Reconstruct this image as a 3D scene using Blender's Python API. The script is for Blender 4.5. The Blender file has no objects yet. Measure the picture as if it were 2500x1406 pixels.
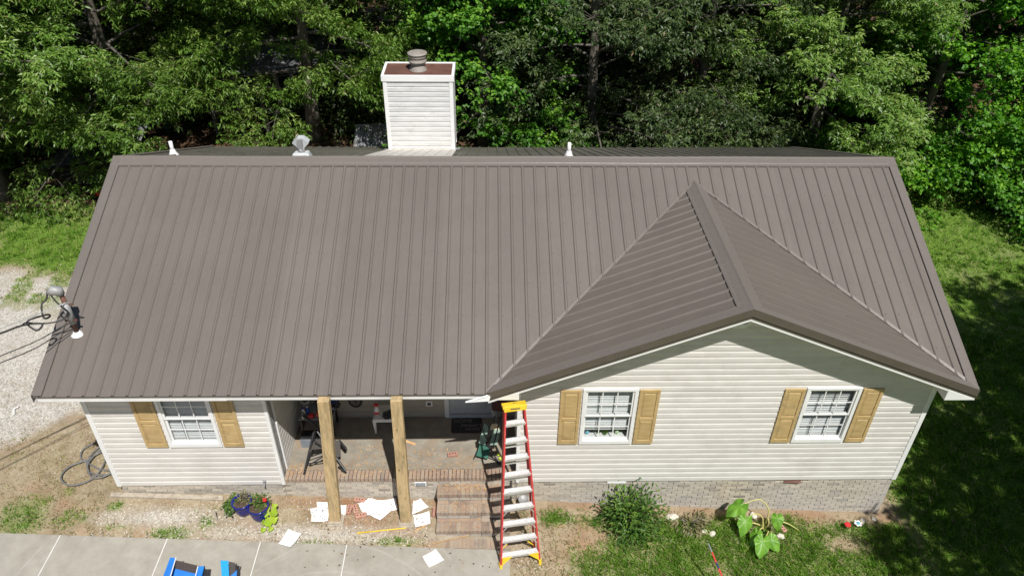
import bpy, bmesh, math, random
import numpy as np
from mathutils import Vector, Matrix
random.seed(7)
RNG = np.random.default_rng(7)
SC = bpy.context.scene
COL = SC.collection

# ------------------------------------------------------------------ camera
CAM_POS = Vector((7.314, -8.862, 11.128))
fw = Vector((0.0248, 0.8118, -0.5834)).normalized()
_r0 = fw.cross(Vector((0, 0, 1))).normalized(); _u0 = _r0.cross(fw)
ROLL = math.radians(0.868)
cr = _r0*math.cos(ROLL)+_u0*math.sin(ROLL); cu = -_r0*math.sin(ROLL)+_u0*math.cos(ROLL)
cd = bpy.data.cameras.new('camera'); cam = bpy.data.objects.new('camera', cd); COL.objects.link(cam)
cam.matrix_world = Matrix(((cr.x, cu.x, -fw.x, CAM_POS.x), (cr.y, cu.y, -fw.y, CAM_POS.y), (cr.z, cu.z, -fw.z, CAM_POS.z), (0, 0, 0, 1)))
cd.sensor_width = 36; cd.lens = 26.458; cd.clip_start = 0.1; cd.clip_end = 2000
SC.camera = cam

# ------------------------------------------------------------------ light
TO_SUN = Vector((0.21, -0.57, 1.0)).normalized()
SUN_EL = math.asin(TO_SUN.z)
w = bpy.data.worlds.new('World'); SC.world = w; w.use_nodes = True
wn = w.node_tree; bg = wn.nodes['Background']
sky = wn.nodes.new('ShaderNodeTexSky'); sky.sky_type = 'NISHITA'; sky.sun_disc = False
sky.sun_elevation = SUN_EL; sky.sun_rotation = math.atan2(TO_SUN.x, TO_SUN.y)
sky.air_density = 1.0; sky.dust_density = 0.6
wn.links.new(sky.outputs[0], bg.inputs[0]); bg.inputs[1].default_value = 0.05
sd = bpy.data.lights.new('sun', 'SUN'); sd.energy = 5.0; sd.angle = math.radians(0.53); sd.color = (1, 0.965, 0.91)
sun = bpy.data.objects.new('sun', sd); COL.objects.link(sun)
sun.rotation_euler = (-TO_SUN).to_track_quat('-Z', 'Y').to_euler(); sun.location = (10, -20, 40)
SC.view_settings.view_transform = 'Standard'; SC.view_settings.look = 'None'
SC.view_settings.exposure = 0.2; SC.view_settings.gamma = 1.0; SC.view_settings.use_curve_mapping = False
SC.render.engine = 'CYCLES'
SC.cycles.max_bounces = 8; SC.cycles.transparent_max_bounces = 12; SC.cycles.diffuse_bounces = 4
SC.cycles.use_denoising = True

# ------------------------------------------------------------------ materials
def nmat(name):
    m = bpy.data.materials.new(name); m.use_nodes = True
    nt = m.node_tree; b = nt.nodes['Principled BSDF']
    return m, nt, b
def N(nt, t, **kw):
    n = nt.nodes.new(t)
    for k, v in kw.items():
        if k in n.inputs: n.inputs[k].default_value = v
        else: setattr(n, k, v)
    return n
def ramp(nt, fac, stops):
    r = nt.nodes.new('ShaderNodeValToRGB'); e = r.color_ramp.elements
    while len(e) < len(stops): e.new(0.5)
    for i, (p, c) in enumerate(stops):
        e[i].position = p; e[i].color = (*c, 1) if len(c) == 3 else c
    nt.links.new(fac, r.inputs[0]); return r.outputs[0]
def mixc(nt, a, b, fac, bt='MIX'):
    m = nt.nodes.new('ShaderNodeMix'); m.data_type = 'RGBA'; m.blend_type = bt; m.clamp_factor = True
    for s, v in ((6, a), (7, b), (0, fac)):
        if hasattr(v, 'is_output'): nt.links.new(v, m.inputs[s])
        else: m.inputs[s].default_value = (*v, 1) if isinstance(v, tuple) else v
    return m.outputs[2]
def coord(nt, kind='Object', scale=(1, 1, 1), rot=(0, 0, 0)):
    tc = nt.nodes.new('ShaderNodeTexCoord'); mp = nt.nodes.new('ShaderNodeMapping')
    nt.links.new(tc.outputs[kind], mp.inputs[0]); mp.inputs['Scale'].default_value = scale; mp.inputs['Rotation'].default_value = rot
    return mp.outputs[0]
def geopos(nt, scale=(1, 1, 1)):
    g = nt.nodes.new('ShaderNodeNewGeometry'); mp = nt.nodes.new('ShaderNodeMapping')
    nt.links.new(g.outputs['Position'], mp.inputs[0]); mp.inputs['Scale'].default_value = scale
    return mp.outputs[0]
def noise(nt, vec, scale, detail=4, rough=0.6):
    n = nt.nodes.new('ShaderNodeTexNoise'); n.inputs['Scale'].default_value = scale
    n.inputs['Detail'].default_value = detail; n.inputs['Roughness'].default_value = rough
    if vec is not None: nt.links.new(vec, n.inputs['Vector'])
    return n.outputs['Fac']
def bump(nt, b, h, strength=0.3, dist=0.01):
    n = nt.nodes.new('ShaderNodeBump'); n.inputs['Strength'].default_value = strength; n.inputs['Distance'].default_value = dist
    nt.links.new(h, n.inputs['Height']); nt.links.new(n.outputs[0], b.inputs['Normal'])
def noisy(name, c1, c2, scale=4, stretch=(1, 1, 1), rough=0.6, bscale=None, bstr=0.2, metal=0, rnd=0.0, spec=0.5, c3=None, s3=1.2, f3=(0.55, 0.7)):
    """two-tone noise paint; c3 adds blotchy wear; rnd varies value per object"""
    m, nt, b = nmat(name)
    v = geopos(nt, stretch)
    col = ramp(nt, noise(nt, v, scale), [(0.35, c1), (0.65, c2)])
    if c3:
        f = ramp(nt, noise(nt, geopos(nt), s3, 6, 0.7), [(f3[0], (0, 0, 0)), (f3[1], (1, 1, 1))])
        col = mixc(nt, col, c3, f)
    if rnd:
        oi = nt.nodes.new('ShaderNodeObjectInfo')
        mr = N(nt, 'ShaderNodeMapRange'); mr.inputs[3].default_value = 1-rnd; mr.inputs[4].default_value = 1+rnd
        nt.links.new(oi.outputs['Random'], mr.inputs[0])
        hv = nt.nodes.new('ShaderNodeHueSaturation'); nt.links.new(mr.outputs[0], hv.inputs['Value']); nt.links.new(col, hv.inputs['Color'])
        col = hv.outputs[0]
    nt.links.new(col, b.inputs['Base Color'])
    b.inputs['Roughness'].default_value = rough; b.inputs['Metallic'].default_value = metal
    b.inputs['Specular IOR Level'].default_value = spec
    if bscale: bump(nt, b, noise(nt, v, bscale), bstr)
    return m
M = {}
# roof paint: brown-grey painted steel with faint lengthwise streaks and dust
def roof_mat(name, c1, c2, streak, dust, rough=0.42):
    m, nt, b = nmat(name)
    st = noise(nt, geopos(nt, streak), 9, 5, 0.65)
    big = noise(nt, geopos(nt), 0.9, 4, 0.6)
    col = ramp(nt, st, [(0.3, c1), (0.7, c2)])
    col = mixc(nt, col, dust, ramp(nt, big, [(0.4, (0, 0, 0)), (0.8, (0.45, 0.45, 0.45))]))
    spots = ramp(nt, noise(nt, geopos(nt), 26, 2, 0.5), [(0.77, (0, 0, 0)), (0.8, (0.5, 0.5, 0.5))])
    col = mixc(nt, col, tuple(min(1, x*1.7) for x in dust), spots)
    oi = nt.nodes.new('ShaderNodeObjectInfo'); mr = N(nt, 'ShaderNodeMapRange'); mr.inputs[3].default_value = .955; mr.inputs[4].default_value = 1.045
    nt.links.new(oi.outputs['Random'], mr.inputs[0])
    hv = nt.nodes.new('ShaderNodeHueSaturation'); nt.links.new(mr.outputs[0], hv.inputs['Value']); nt.links.new(col, hv.inputs['Color'])
    nt.links.new(hv.outputs[0], b.inputs['Base Color'])
    b.inputs['Roughness'].default_value = rough; b.inputs['Specular IOR Level'].default_value = 0.45
    bump(nt, b, noise(nt, geopos(nt), 2.6, 3), 0.3, 0.025)
    return m
M['roof'] = roof_mat('roof_brown_metal', (0.132, 0.114, 0.101), (0.150, 0.130, 0.115), (6, 0.35, 0.35), (0.17, 0.149, 0.133))
M['roof_g'] = roof_mat('roof_brown_metal_gable', (0.118, 0.102, 0.087), (0.142, 0.123, 0.105), (0.35, 6, 0.35), (0.162, 0.141, 0.121))
M['roof_back'] = roof_mat('roof_weathered_metal', (0.062, 0.058, 0.045), (0.15, 0.142, 0.118), (9, 0.4, 0.4), (0.22, 0.21, 0.175), 0.5)
M['trim'] = roof_mat('roof_trim_metal', (0.140, 0.123, 0.11), (0.158, 0.139, 0.125), (2, 2, 2), (0.17, 0.15, 0.136), 0.36)
M['trim_dark'] = noisy('rake_trim_metal', (0.085, 0.072, 0.058), (0.10, 0.085, 0.07), 3, rough=0.4)
M['gap'] = noisy('dark_gap', (0.012, 0.012, 0.012), (0.02, 0.02, 0.02), 5, rough=0.9)
M['white'] = noisy('white_paint', (0.70, 0.70, 0.70), (0.77, 0.77, 0.76), 3, rough=0.45, c3=(0.6, 0.58, 0.54), s3=5, f3=(0.6, 0.85))
M['greywhite'] = noisy('grey_white_metal', (0.42, 0.44, 0.45), (0.5, 0.52, 0.53), 5, rough=0.45)
M['white_chim'] = noisy('white_chimney_siding', (0.56, 0.56, 0.55), (0.66, 0.66, 0.65), 3, (1, 1, 6), rough=0.5, c3=(0.4, 0.4, 0.37), s3=4, f3=(0.55, 0.85), rnd=0.04)
M['white_chim_trim'] = noisy('white_chimney_trim', (0.74, 0.74, 0.73), (0.8, 0.8, 0.79), 3, rough=0.5, c3=(0.5, 0.48, 0.42), s3=6, f3=(0.6, 0.9))
M['saddle'] = noisy('stained_galvanised_saddle', (0.50, 0.47, 0.42), (0.62, 0.59, 0.54), 6, (4, 1, 1), rough=0.5, c3=(0.2, 0.17, 0.12), s3=5, f3=(0.55, 0.8))
M['flue'] = noisy('weathered_flue_steel', (0.22, 0.20, 0.18), (0.36, 0.33, 0.29), 9, rough=0.6, c3=(0.15, 0.10, 0.07), s3=9, f3=(.5, .7))
M['rust'] = noisy('rusty_steel', (0.10, 0.042, 0.028), (0.16, 0.075, 0.05), 6, rough=0.75, bscale=30, c3=(0.06, 0.03, 0.025), s3=3, f3=(0.5, 0.75))
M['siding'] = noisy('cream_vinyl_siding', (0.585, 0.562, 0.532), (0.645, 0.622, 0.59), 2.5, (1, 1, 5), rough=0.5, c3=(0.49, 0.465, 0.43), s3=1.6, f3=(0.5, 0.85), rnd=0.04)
M['siding_porch'] = noisy('tan_siding_shade_toned', (0.33, 0.29, 0.235), (0.38, 0.34, 0.28), 2.5, (1, 1, 4), rough=0.5, rnd=0.03)  # tan darkened in the colour to deepen the porch shade
M['sheath'] = noisy('grey_wall_sheathing', (0.20, 0.21, 0.22), (0.34, 0.34, 0.34), 9, rough=0.85, bscale=20, c3=(0.45, 0.45, 0.44), s3=7)
M['shutter'] = noisy('tan_shutter', (0.41, 0.285, 0.125), (0.49, 0.355, 0.17), 5, (1, 1, 3), rough=0.55, c3=(0.26, 0.20, 0.10), s3=4.5, f3=(0.54, 0.8), rnd=0.07)
M['concrete'] = noisy('grey_concrete', (0.34, 0.32, 0.28), (0.42, 0.40, 0.355), 3, rough=0.85, bscale=60, bstr=0.15, c3=(0.25, 0.23, 0.20), s3=1.4, f3=(0.5, 0.8))
M['porch_floor'] = noisy('dusty_porch_slab', (0.20, 0.18, 0.145), (0.275, 0.25, 0.205), 5, rough=0.9, bscale=60, bstr=0.15, c3=(0.27, 0.195, 0.13), s3=2.4, f3=(0.48, 0.72))
def walk_mat():
    m, nt, b = nmat('worn_sidewalk_concrete'); p = geopos(nt)
    col = ramp(nt, noise(nt, p, 3, 8, .7), [(.3, (0.27, 0.252, 0.215)), (.7, (0.37, 0.35, 0.305))])
    col = mixc(nt, col, (0.24, 0.22, 0.18), ramp(nt, noise(nt, p, 1.3, 6, .75), [(.52, (0, 0, 0)), (.78, (.75, .75, .75))]))
    w1 = N(nt, 'ShaderNodeTexWave', wave_type='RINGS', rings_direction='Z'); w1.inputs['Scale'].default_value = .55; w1.inputs['Distortion'].default_value = 2.2; w1.inputs['Detail'].default_value = 2
    mp = N(nt, 'ShaderNodeMapping'); mp.inputs['Location'].default_value = (-4.6, 2.6, 0); g = N(nt, 'ShaderNodeNewGeometry'); nt.links.new(g.outputs['Position'], mp.inputs[0]); nt.links.new(mp.outputs[0], w1.inputs['Vector'])
    arcs = ramp(nt, w1.outputs['Fac'], [(.985, (0, 0, 0)), (.998, (.16, .16, .16))])
    msk = ramp(nt, noise(nt, p, 1.1, 2), [(.48, (0, 0, 0)), (.58, (1, 1, 1))])
    col = mixc(nt, col, (0.56, 0.54, 0.49), mixc(nt, (0, 0, 0), arcs, msk))
    fl = ramp(nt, noise(nt, p, 40, 3, .6), [(.70, (0, 0, 0)), (.76, (.6, .6, .6))]); col = mixc(nt, col, (0.18, 0.15, 0.12), fl)
    nt.links.new(col, b.inputs['Base Color']); b.inputs['Roughness'].default_value = .88; bump(nt, b, noise(nt, p, 70, 5), .2, .006)
    return m
M['walk'] = walk_mat()
M['joint'] = noisy('white_joint_strip', (0.58, 0.57, 0.53), (0.68, 0.67, 0.64), 8, rough=0.6)
M['mortar'] = noisy('mortar', (0.26, 0.23, 0.185), (0.34, 0.30, 0.245), 18, rough=0.95, bscale=70)
def brick_mat(name, stops, dust, s3=2.0, attr=False):
    m, nt, b = nmat(name)
    oi = nt.nodes.new('ShaderNodeAttribute' if attr else 'ShaderNodeObjectInfo')
    if attr: oi.attribute_name = 'tint'
    base = ramp(nt, oi.outputs['Fac' if attr else 'Random'], stops)
    n2 = noise(nt, geopos(nt), 14, 5, 0.7)
    hv = nt.nodes.new('ShaderNodeHueSaturation'); mr = N(nt, 'ShaderNodeMapRange'); mr.inputs[3].default_value = .72; mr.inputs[4].default_value = 1.28
    nt.links.new(n2, mr.inputs[0]); nt.links.new(mr.outputs[0], hv.inputs['Value']); nt.links.new(base, hv.inputs['Color'])
    col = mixc(nt, hv.outputs[0], dust, ramp(nt, noise(nt, geopos(nt), s3, 5, .65), [(0.34, (0, 0, 0)), (0.66, (0.8, 0.8, 0.8))]))
    nt.links.new(col, b.inputs['Base Color']); b.inputs['Roughness'].default_value = 0.9
    bump(nt, b, noise(nt, geopos(nt), 60), 0.35, 0.006)
    return m
M['brick'] = brick_mat('pale_foundation_brick', [(0.0, (0.20, 0.17, 0.145)), (0.12, (0.34, 0.295, 0.235)), (0.5, (0.47, 0.41, 0.32)), (0.8, (0.52, 0.46, 0.365)), (1.0, (0.43, 0.38, 0.31))], (0.42, 0.40, 0.375), 0.55)
M['brick_attr'] = brick_mat('pale_foundation_brick_courses', [(0.0, (0.20, 0.17, 0.145)), (0.12, (0.34, 0.295, 0.235)), (0.5, (0.47, 0.41, 0.32)), (0.8, (0.52, 0.46, 0.365)), (1.0, (0.43, 0.38, 0.31))], (0.42, 0.40, 0.375), 0.55, True)
M['brick_red'] = brick_mat('red_step_brick', [(0.0, (0.14, 0.11, 0.095)), (0.2, (0.25, 0.175, 0.135)), (0.6, (0.30, 0.215, 0.165)), (0.85, (0.31, 0.26, 0.21)), (1.0, (0.17, 0.145, 0.13))], (0.36, 0.275, 0.20), 3.0)
M['brick_loose'] = noisy('loose_red_brick', (0.36, 0.18, 0.13), (0.46, 0.26, 0.20), 20, rough=0.9, bscale=50, rnd=0.12)
M['lumber'] = None
def lumber(name, a, b_, c, ax=(14, 14, 0.8)):
    m, nt, b = nmat(name)
    v = coord(nt, 'Object', ax)
    wv = nt.nodes.new('ShaderNodeTexNoise'); wv.inputs['Scale'].default_value = 3.0; wv.inputs['Detail'].default_value = 8; wv.inputs['Distortion'].default_value = 1.2
    nt.links.new(v, wv.inputs['Vector'])
    col = ramp(nt, wv.outputs['Fac'], [(0.32, a), (0.5, b_), (0.66, a)])
    vk = N(nt, 'ShaderNodeTexVoronoi'); vk.inputs['Scale'].default_value = 2.6; nt.links.new(coord(nt, 'Object', (2.2, 2.2, 1) if ax[2] < 2 else (1, 2.2, 2.2)), vk.inputs['Vector'])
    col = mixc(nt, col, tuple(q*.45 for q in a), ramp(nt, vk.outputs['Distance'], [(0.05, (.9, .9, .9)), (0.13, (0, 0, 0))]))
    col = mixc(nt, col, c, ramp(nt, noise(nt, coord(nt, 'Object', (5, 5, 1)), 2.2, 8, 0.75), [(0.46, (0, 0, 0)), (0.66, (0.9, 0.9, 0.9))]))
    nt.links.new(col, b.inputs['Base Color']); b.inputs['Roughness'].default_value = 0.75
    bump(nt, b, wv.outputs['Fac'], 0.2, 0.004)
    return m
M['lumber'] = lumber('new_pine_lumber', (0.40, 0.275, 0.13), (0.55, 0.41, 0.225), (0.24, 0.19, 0.105))
M['oldwood'] = lumber('weathered_board', (0.34, 0.29, 0.23), (0.44, 0.39, 0.32), (0.25, 0.21, 0.16), (0.8, 14, 14))
M['greywood'] = lumber('grey_weathered_post', (0.13, 0.12, 0.11), (0.19, 0.18, 0.165), (0.08, 0.075, 0.06))
M['chip'] = noisy('pine_splinter', (0.42, 0.25, 0.12), (0.55, 0.36, 0.18), 12, rough=0.8, rnd=0.2)
M['steel'] = noisy('galvanised_steel', (0.27, 0.275, 0.28), (0.37, 0.37, 0.375), 12, rough=0.55, metal=0.2, c3=(0.3, 0.22, 0.16), s3=8, f3=(.6, .8))
M['alu'] = noisy('aluminium', (0.60, 0.60, 0.60), (0.72, 0.72, 0.72), 20, (1, 8, 1), rough=0.38, metal=0.55)
M['black'] = noisy('black_metal', (0.016, 0.016, 0.017), (0.028, 0.028, 0.03), 9, rough=0.4)
M['rubber'] = noisy('black_cable', (0.02, 0.02, 0.021), (0.035, 0.035, 0.036), 9, rough=0.55)
M['greycable'] = noisy('grey_cable', (0.12, 0.12, 0.12), (0.17, 0.17, 0.165), 9, rough=0.6)
M['mesh_dark'] = noisy('dark_mesh_fabric', (0.045, 0.04, 0.036), (0.075, 0.066, 0.06), 60, rough=0.85)
M['mesh_brown'] = noisy('brown_mesh_fabric', (0.06, 0.045, 0.038), (0.08, 0.06, 0.05), 60, rough=0.85)
M['redfg'] = noisy('red_fibreglass', (0.46, 0.03, 0.035), (0.56, 0.055, 0.05), 6, (3, 3, .5), rough=0.45, c3=(0.55, 0.14, 0.12), s3=8, f3=(.55, .8))
M['yellow'] = noisy('yellow_plastic', (0.66, 0.45, 0.02), (0.74, 0.52, 0.035), 7, rough=0.45, c3=(0.6, 0.42, 0.05), s3=12, f3=(.6, .8))
M['blue_fab'] = noisy('bright_blue_fabric', (0.006, 0.14, 0.50), (0.012, 0.19, 0.62), 4, rough=0.65, bscale=12)
M['blue_fab2'] = noisy('light_blue_fabric', (0.008, 0.27, 0.62), (0.015, 0.33, 0.74), 4, rough=0.6, bscale=12)
M['green_fab'] = noisy('dark_green_fabric', (0.012, 0.085, 0.055), (0.022, 0.12, 0.08), 6, rough=0.7, bscale=14)
M['green_pale'] = noisy('faded_green_fabric', (0.16, 0.26, 0.20), (0.24, 0.33, 0.27), 9, rough=0.7)
M['maroon'] = noisy('maroon_fabric', (0.055, 0.012, 0.016), (0.085, 0.02, 0.026), 7, rough=0.7, bscale=14)
M['bluepot'] = noisy('cobalt_glaze', (0.008, 0.012, 0.13), (0.012, 0.022, 0.2), 5, rough=0.16)
M['soil'] = noisy('potting_soil', (0.05, 0.035, 0.022), (0.09, 0.06, 0.04), 30, rough=0.95, bscale=40)
M['paper'] = noisy('white_foam_sheet', (0.78, 0.78, 0.78), (0.82, 0.82, 0.82), 4, rough=0.6, c3=(0.62, 0.6, 0.57), s3=9, f3=(.66, .8))
M['mark'] = noisy('dark_glue_mark', (0.05, 0.045, 0.04), (0.11, 0.1, 0.09), 30, rough=0.9)
M['plastic_white'] = noisy('white_resin', (0.66, 0.66, 0.64), (0.74, 0.74, 0.72), 6, rough=0.4)
M['red'] = noisy('red_plastic', (0.52, 0.015, 0.02), (0.6, 0.03, 0.03), 8, rough=0.45)
M['orange'] = noisy('orange_plastic', (0.6, 0.12, 0.03), (0.68, 0.16, 0.05), 8, rough=0.5)
M['blue'] = noisy('blue_plastic', (0.02, 0.07, 0.42), (0.03, 0.09, 0.5), 8, rough=0.45)
M['navy'] = noisy('navy_cloth', (0.012, 0.02, 0.07), (0.02, 0.032, 0.1), 8, rough=0.8)
M['lime'] = noisy('lime_plastic', (0.45, 0.6, 0.03), (0.5, 0.66, 0.05), 8, rough=0.5)
M['cyan'] = noisy('cyan_paint', (0.05, 0.30, 0.42), (0.07, 0.36, 0.48), 8, rough=0.4)
M['paleblue'] = noisy('pale_blue_glaze', (0.20, 0.5, 0.62), (0.25, 0.56, 0.68), 8, rough=0.3)
M['palegreen'] = noisy('pale_green_glaze', (0.45, 0.6, 0.35), (0.5, 0.66, 0.4), 8, rough=0.3)
M['greyplastic'] = noisy('grey_plastic', (0.17, 0.19, 0.22), (0.24, 0.26, 0.29), 8, rough=0.5)
M['cream'] = noisy('cream_card', (0.6, 0.5, 0.32), (0.66, 0.56, 0.38), 8, rough=0.7)
M['door'] = noisy('white_door_paint', (0.42, 0.45, 0.48), (0.47, 0.5, 0.53), 4, rough=0.45)
M['mat'] = noisy('dark_doormat', (0.028, 0.024, 0.024), (0.042, 0.036, 0.035), 60, rough=0.95, bscale=90)
M['mat_text'] = noisy('doormat_lettering', (0.16, 0.15, 0.145), (0.24, 0.22, 0.21), 40, rough=0.95)
M['dark_room'] = noisy('dark_interior', (0.02, 0.02, 0.022), (0.035, 0.035, 0.037), 3, rough=0.9)
M['blind'] = noisy('white_blind', (0.60, 0.61, 0.61), (0.68, 0.69, 0.69), 5, rough=0.5, rnd=0.08)
M['rock'] = noisy('white_quartz_rock', (0.5, 0.45, 0.38), (0.68, 0.63, 0.56), 14, rough=0.9, bscale=25, bstr=0.5)
M['teal'] = noisy('teal_shed_panel', (0.012, 0.075, 0.072), (0.02, 0.11, 0.10), 3, (1, 1, .4), rough=0.6, c3=(0.03, 0.05, 0.05), s3=2)
M['shed_roof'] = noisy('grey_shed_metal', (0.16, 0.165, 0.17), (0.26, 0.265, 0.27), 4, rough=0.45, metal=0.3)
M['bark'] = noisy('tree_bark', (0.085, 0.07, 0.055), (0.17, 0.15, 0.125), 7, (4, 4, 0.8), rough=0.95, bscale=14, bstr=0.7)
M['bark_pale'] = noisy('pale_branch_bark', (0.075, 0.066, 0.055), (0.14, 0.125, 0.105), 12, rough=0.9)
def glass_mat():
    m = bpy.data.materials.new('window_glass'); m.use_nodes = True; nt = m.node_tree
    nt.nodes.remove(nt.nodes['Principled BSDF']); out = nt.nodes['Material Output']
    t = N(nt, 'ShaderNodeBsdfTransparent'); t.inputs[0].default_value = (0.93, 0.94, 0.94, 1)
    g = N(nt, 'ShaderNodeBsdfGlossy'); g.inputs['Roughness'].default_value = 0.03
    lw = N(nt, 'ShaderNodeLayerWeight'); lw.inputs[0].default_value = 0.5
    pw = N(nt, 'ShaderNodeMath', operation='POWER'); nt.links.new(lw.outputs['Facing'], pw.inputs[0]); pw.inputs[1].default_value = 4.0
    fr = N(nt, 'ShaderNodeMath', operation='MULTIPLY_ADD'); nt.links.new(pw.outputs[0], fr.inputs[0]); fr.inputs[1].default_value = 0.5; fr.inputs[2].default_value = 0.04
    mx = N(nt, 'ShaderNodeMixShader'); nt.links.new(fr.outputs[0], mx.inputs[0]); nt.links.new(t.outputs[0], mx.inputs[1]); nt.links.new(g.outputs[0], mx.inputs[2])
    nt.links.new(mx.outputs[0], out.inputs[0]); return m
M['glass'] = glass_mat()
def leaf_mat(name, lo, mid, hi, rough=0.42, transl=0.3, spec=0.5, dead=None):
    m = bpy.data.materials.new(name); m.use_nodes = True; nt = m.node_tree
    b = nt.nodes['Principled BSDF']; out = nt.nodes['Material Output']
    at = N(nt, 'ShaderNodeAttribute'); at.attribute_name = 'tint'
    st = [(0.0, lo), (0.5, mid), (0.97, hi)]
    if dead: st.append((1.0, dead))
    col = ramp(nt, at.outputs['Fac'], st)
    oi = nt.nodes.new('ShaderNodeObjectInfo'); mr = N(nt, 'ShaderNodeMapRange'); mr.inputs[3].default_value = .85; mr.inputs[4].default_value = 1.15
    nt.links.new(oi.outputs['Random'], mr.inputs[0])
    hv = nt.nodes.new('ShaderNodeHueSaturation'); nt.links.new(mr.outputs[0], hv.inputs['Value']); nt.links.new(col, hv.inputs['Color'])
    nt.links.new(hv.outputs[0], b.inputs['Base Color']); b.inputs['Roughness'].default_value = rough; b.inputs['Specular IOR Level'].default_value = spec
    tl = N(nt, 'ShaderNodeBsdfTranslucent'); br = nt.nodes.new('ShaderNodeHueSaturation'); br.inputs['Value'].default_value = 1.5; br.inputs['Saturation'].default_value = 1.1
    nt.links.new(hv.outputs[0], br.inputs['Color']); nt.links.new(br.outputs[0], tl.inputs[0])
    mx = N(nt, 'ShaderNodeMixShader'); mx.inputs[0].default_value = transl
    nt.links.new(b.outputs[0], mx.inputs[1]); nt.links.new(tl.outputs[0], mx.inputs[2]); nt.links.new(mx.outputs[0], out.inputs[0])
    return m
M['leaf_oak'] = leaf_mat('narrow_oak_leaves', (0.052, 0.115, 0.014), (0.13, 0.24, 0.036), (0.28, 0.37, 0.10), 0.44, 0.3, 0.45, (0.24, 0.19, 0.09))
M['leaf_gum'] = leaf_mat('broad_gum_leaves', (0.040, 0.135, 0.014), (0.105, 0.28, 0.028), (0.26, 0.45, 0.055), 0.5, 0.38, 0.35)
M['leaf_dark'] = leaf_mat('shade_toned_oak_leaves', (0.026, 0.052, 0.013), (0.062, 0.105, 0.028), (0.14, 0.19, 0.06), 0.46, 0.22, 0.4, (0.15, 0.11, 0.05))  # leaf green darkened to carry the shade of the wood
M['leaf_bush'] = leaf_mat('understory_leaves', (0.045, 0.11, 0.014), (0.12, 0.22, 0.026), (0.25, 0.35, 0.05), 0.5, 0.3, 0.35, (0.17, 0.10, 0.05))
M['leaf_shrub'] = leaf_mat('dark_shrub_leaves', (0.03, 0.09, 0.015), (0.075, 0.165, 0.028), (0.22, 0.32, 0.05), 0.45, 0.28, 0.4)
M['leaf_lime'] = leaf_mat('lime_vine_leaves', (0.26, 0.40, 0.02), (0.33, 0.47, 0.03), (0.42, 0.55, 0.05), 0.5, 0.3, 0.4)
M['leaf_pot'] = leaf_mat('potted_plant_leaves', (0.05, 0.12, 0.02), (0.10, 0.18, 0.035), (0.19, 0.26, 0.07), 0.5, 0.3, 0.4, (0.25, 0.18, 0.09))
M['leaf_dry'] = leaf_mat('withered_leaves', (0.10, 0.12, 0.04), (0.22, 0.20, 0.10), (0.30, 0.26, 0.15), 0.7, 0.2, 0.3)
M['grass'] = leaf_mat('grass_blades', (0.075, 0.175, 0.016), (0.155, 0.29, 0.034), (0.28, 0.39, 0.075), 0.6, 0.32, 0.25, (0.37, 0.30, 0.175))
def ear_mat():
    m, nt, b = nmat('elephant_ear_leaf')
    col = ramp(nt, noise(nt, geopos(nt), 7, 3), [(0.3, (0.10, 0.26, 0.02)), (0.7, (0.19, 0.40, 0.04))])
    nt.links.new(col, b.inputs['Base Color']); b.inputs['Roughness'].default_value = 0.42
    tl = N(nt, 'ShaderNodeBsdfTranslucent'); nt.links.new(col, tl.inputs[0]); mx = N(nt, 'ShaderNodeMixShader'); mx.inputs[0].default_value = 0.3
    nt.links.new(b.outputs[0], mx.inputs[1]); nt.links.new(tl.outputs[0], mx.inputs[2]); nt.links.new(mx.outputs[0], nt.nodes['Material Output'].inputs[0])
    return m
M['ear'] = ear_mat()
M['stem'] = noisy('pale_yellow_stem', (0.45, 0.42, 0.13), (0.55, 0.5, 0.2), 9, rough=0.55)

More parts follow.
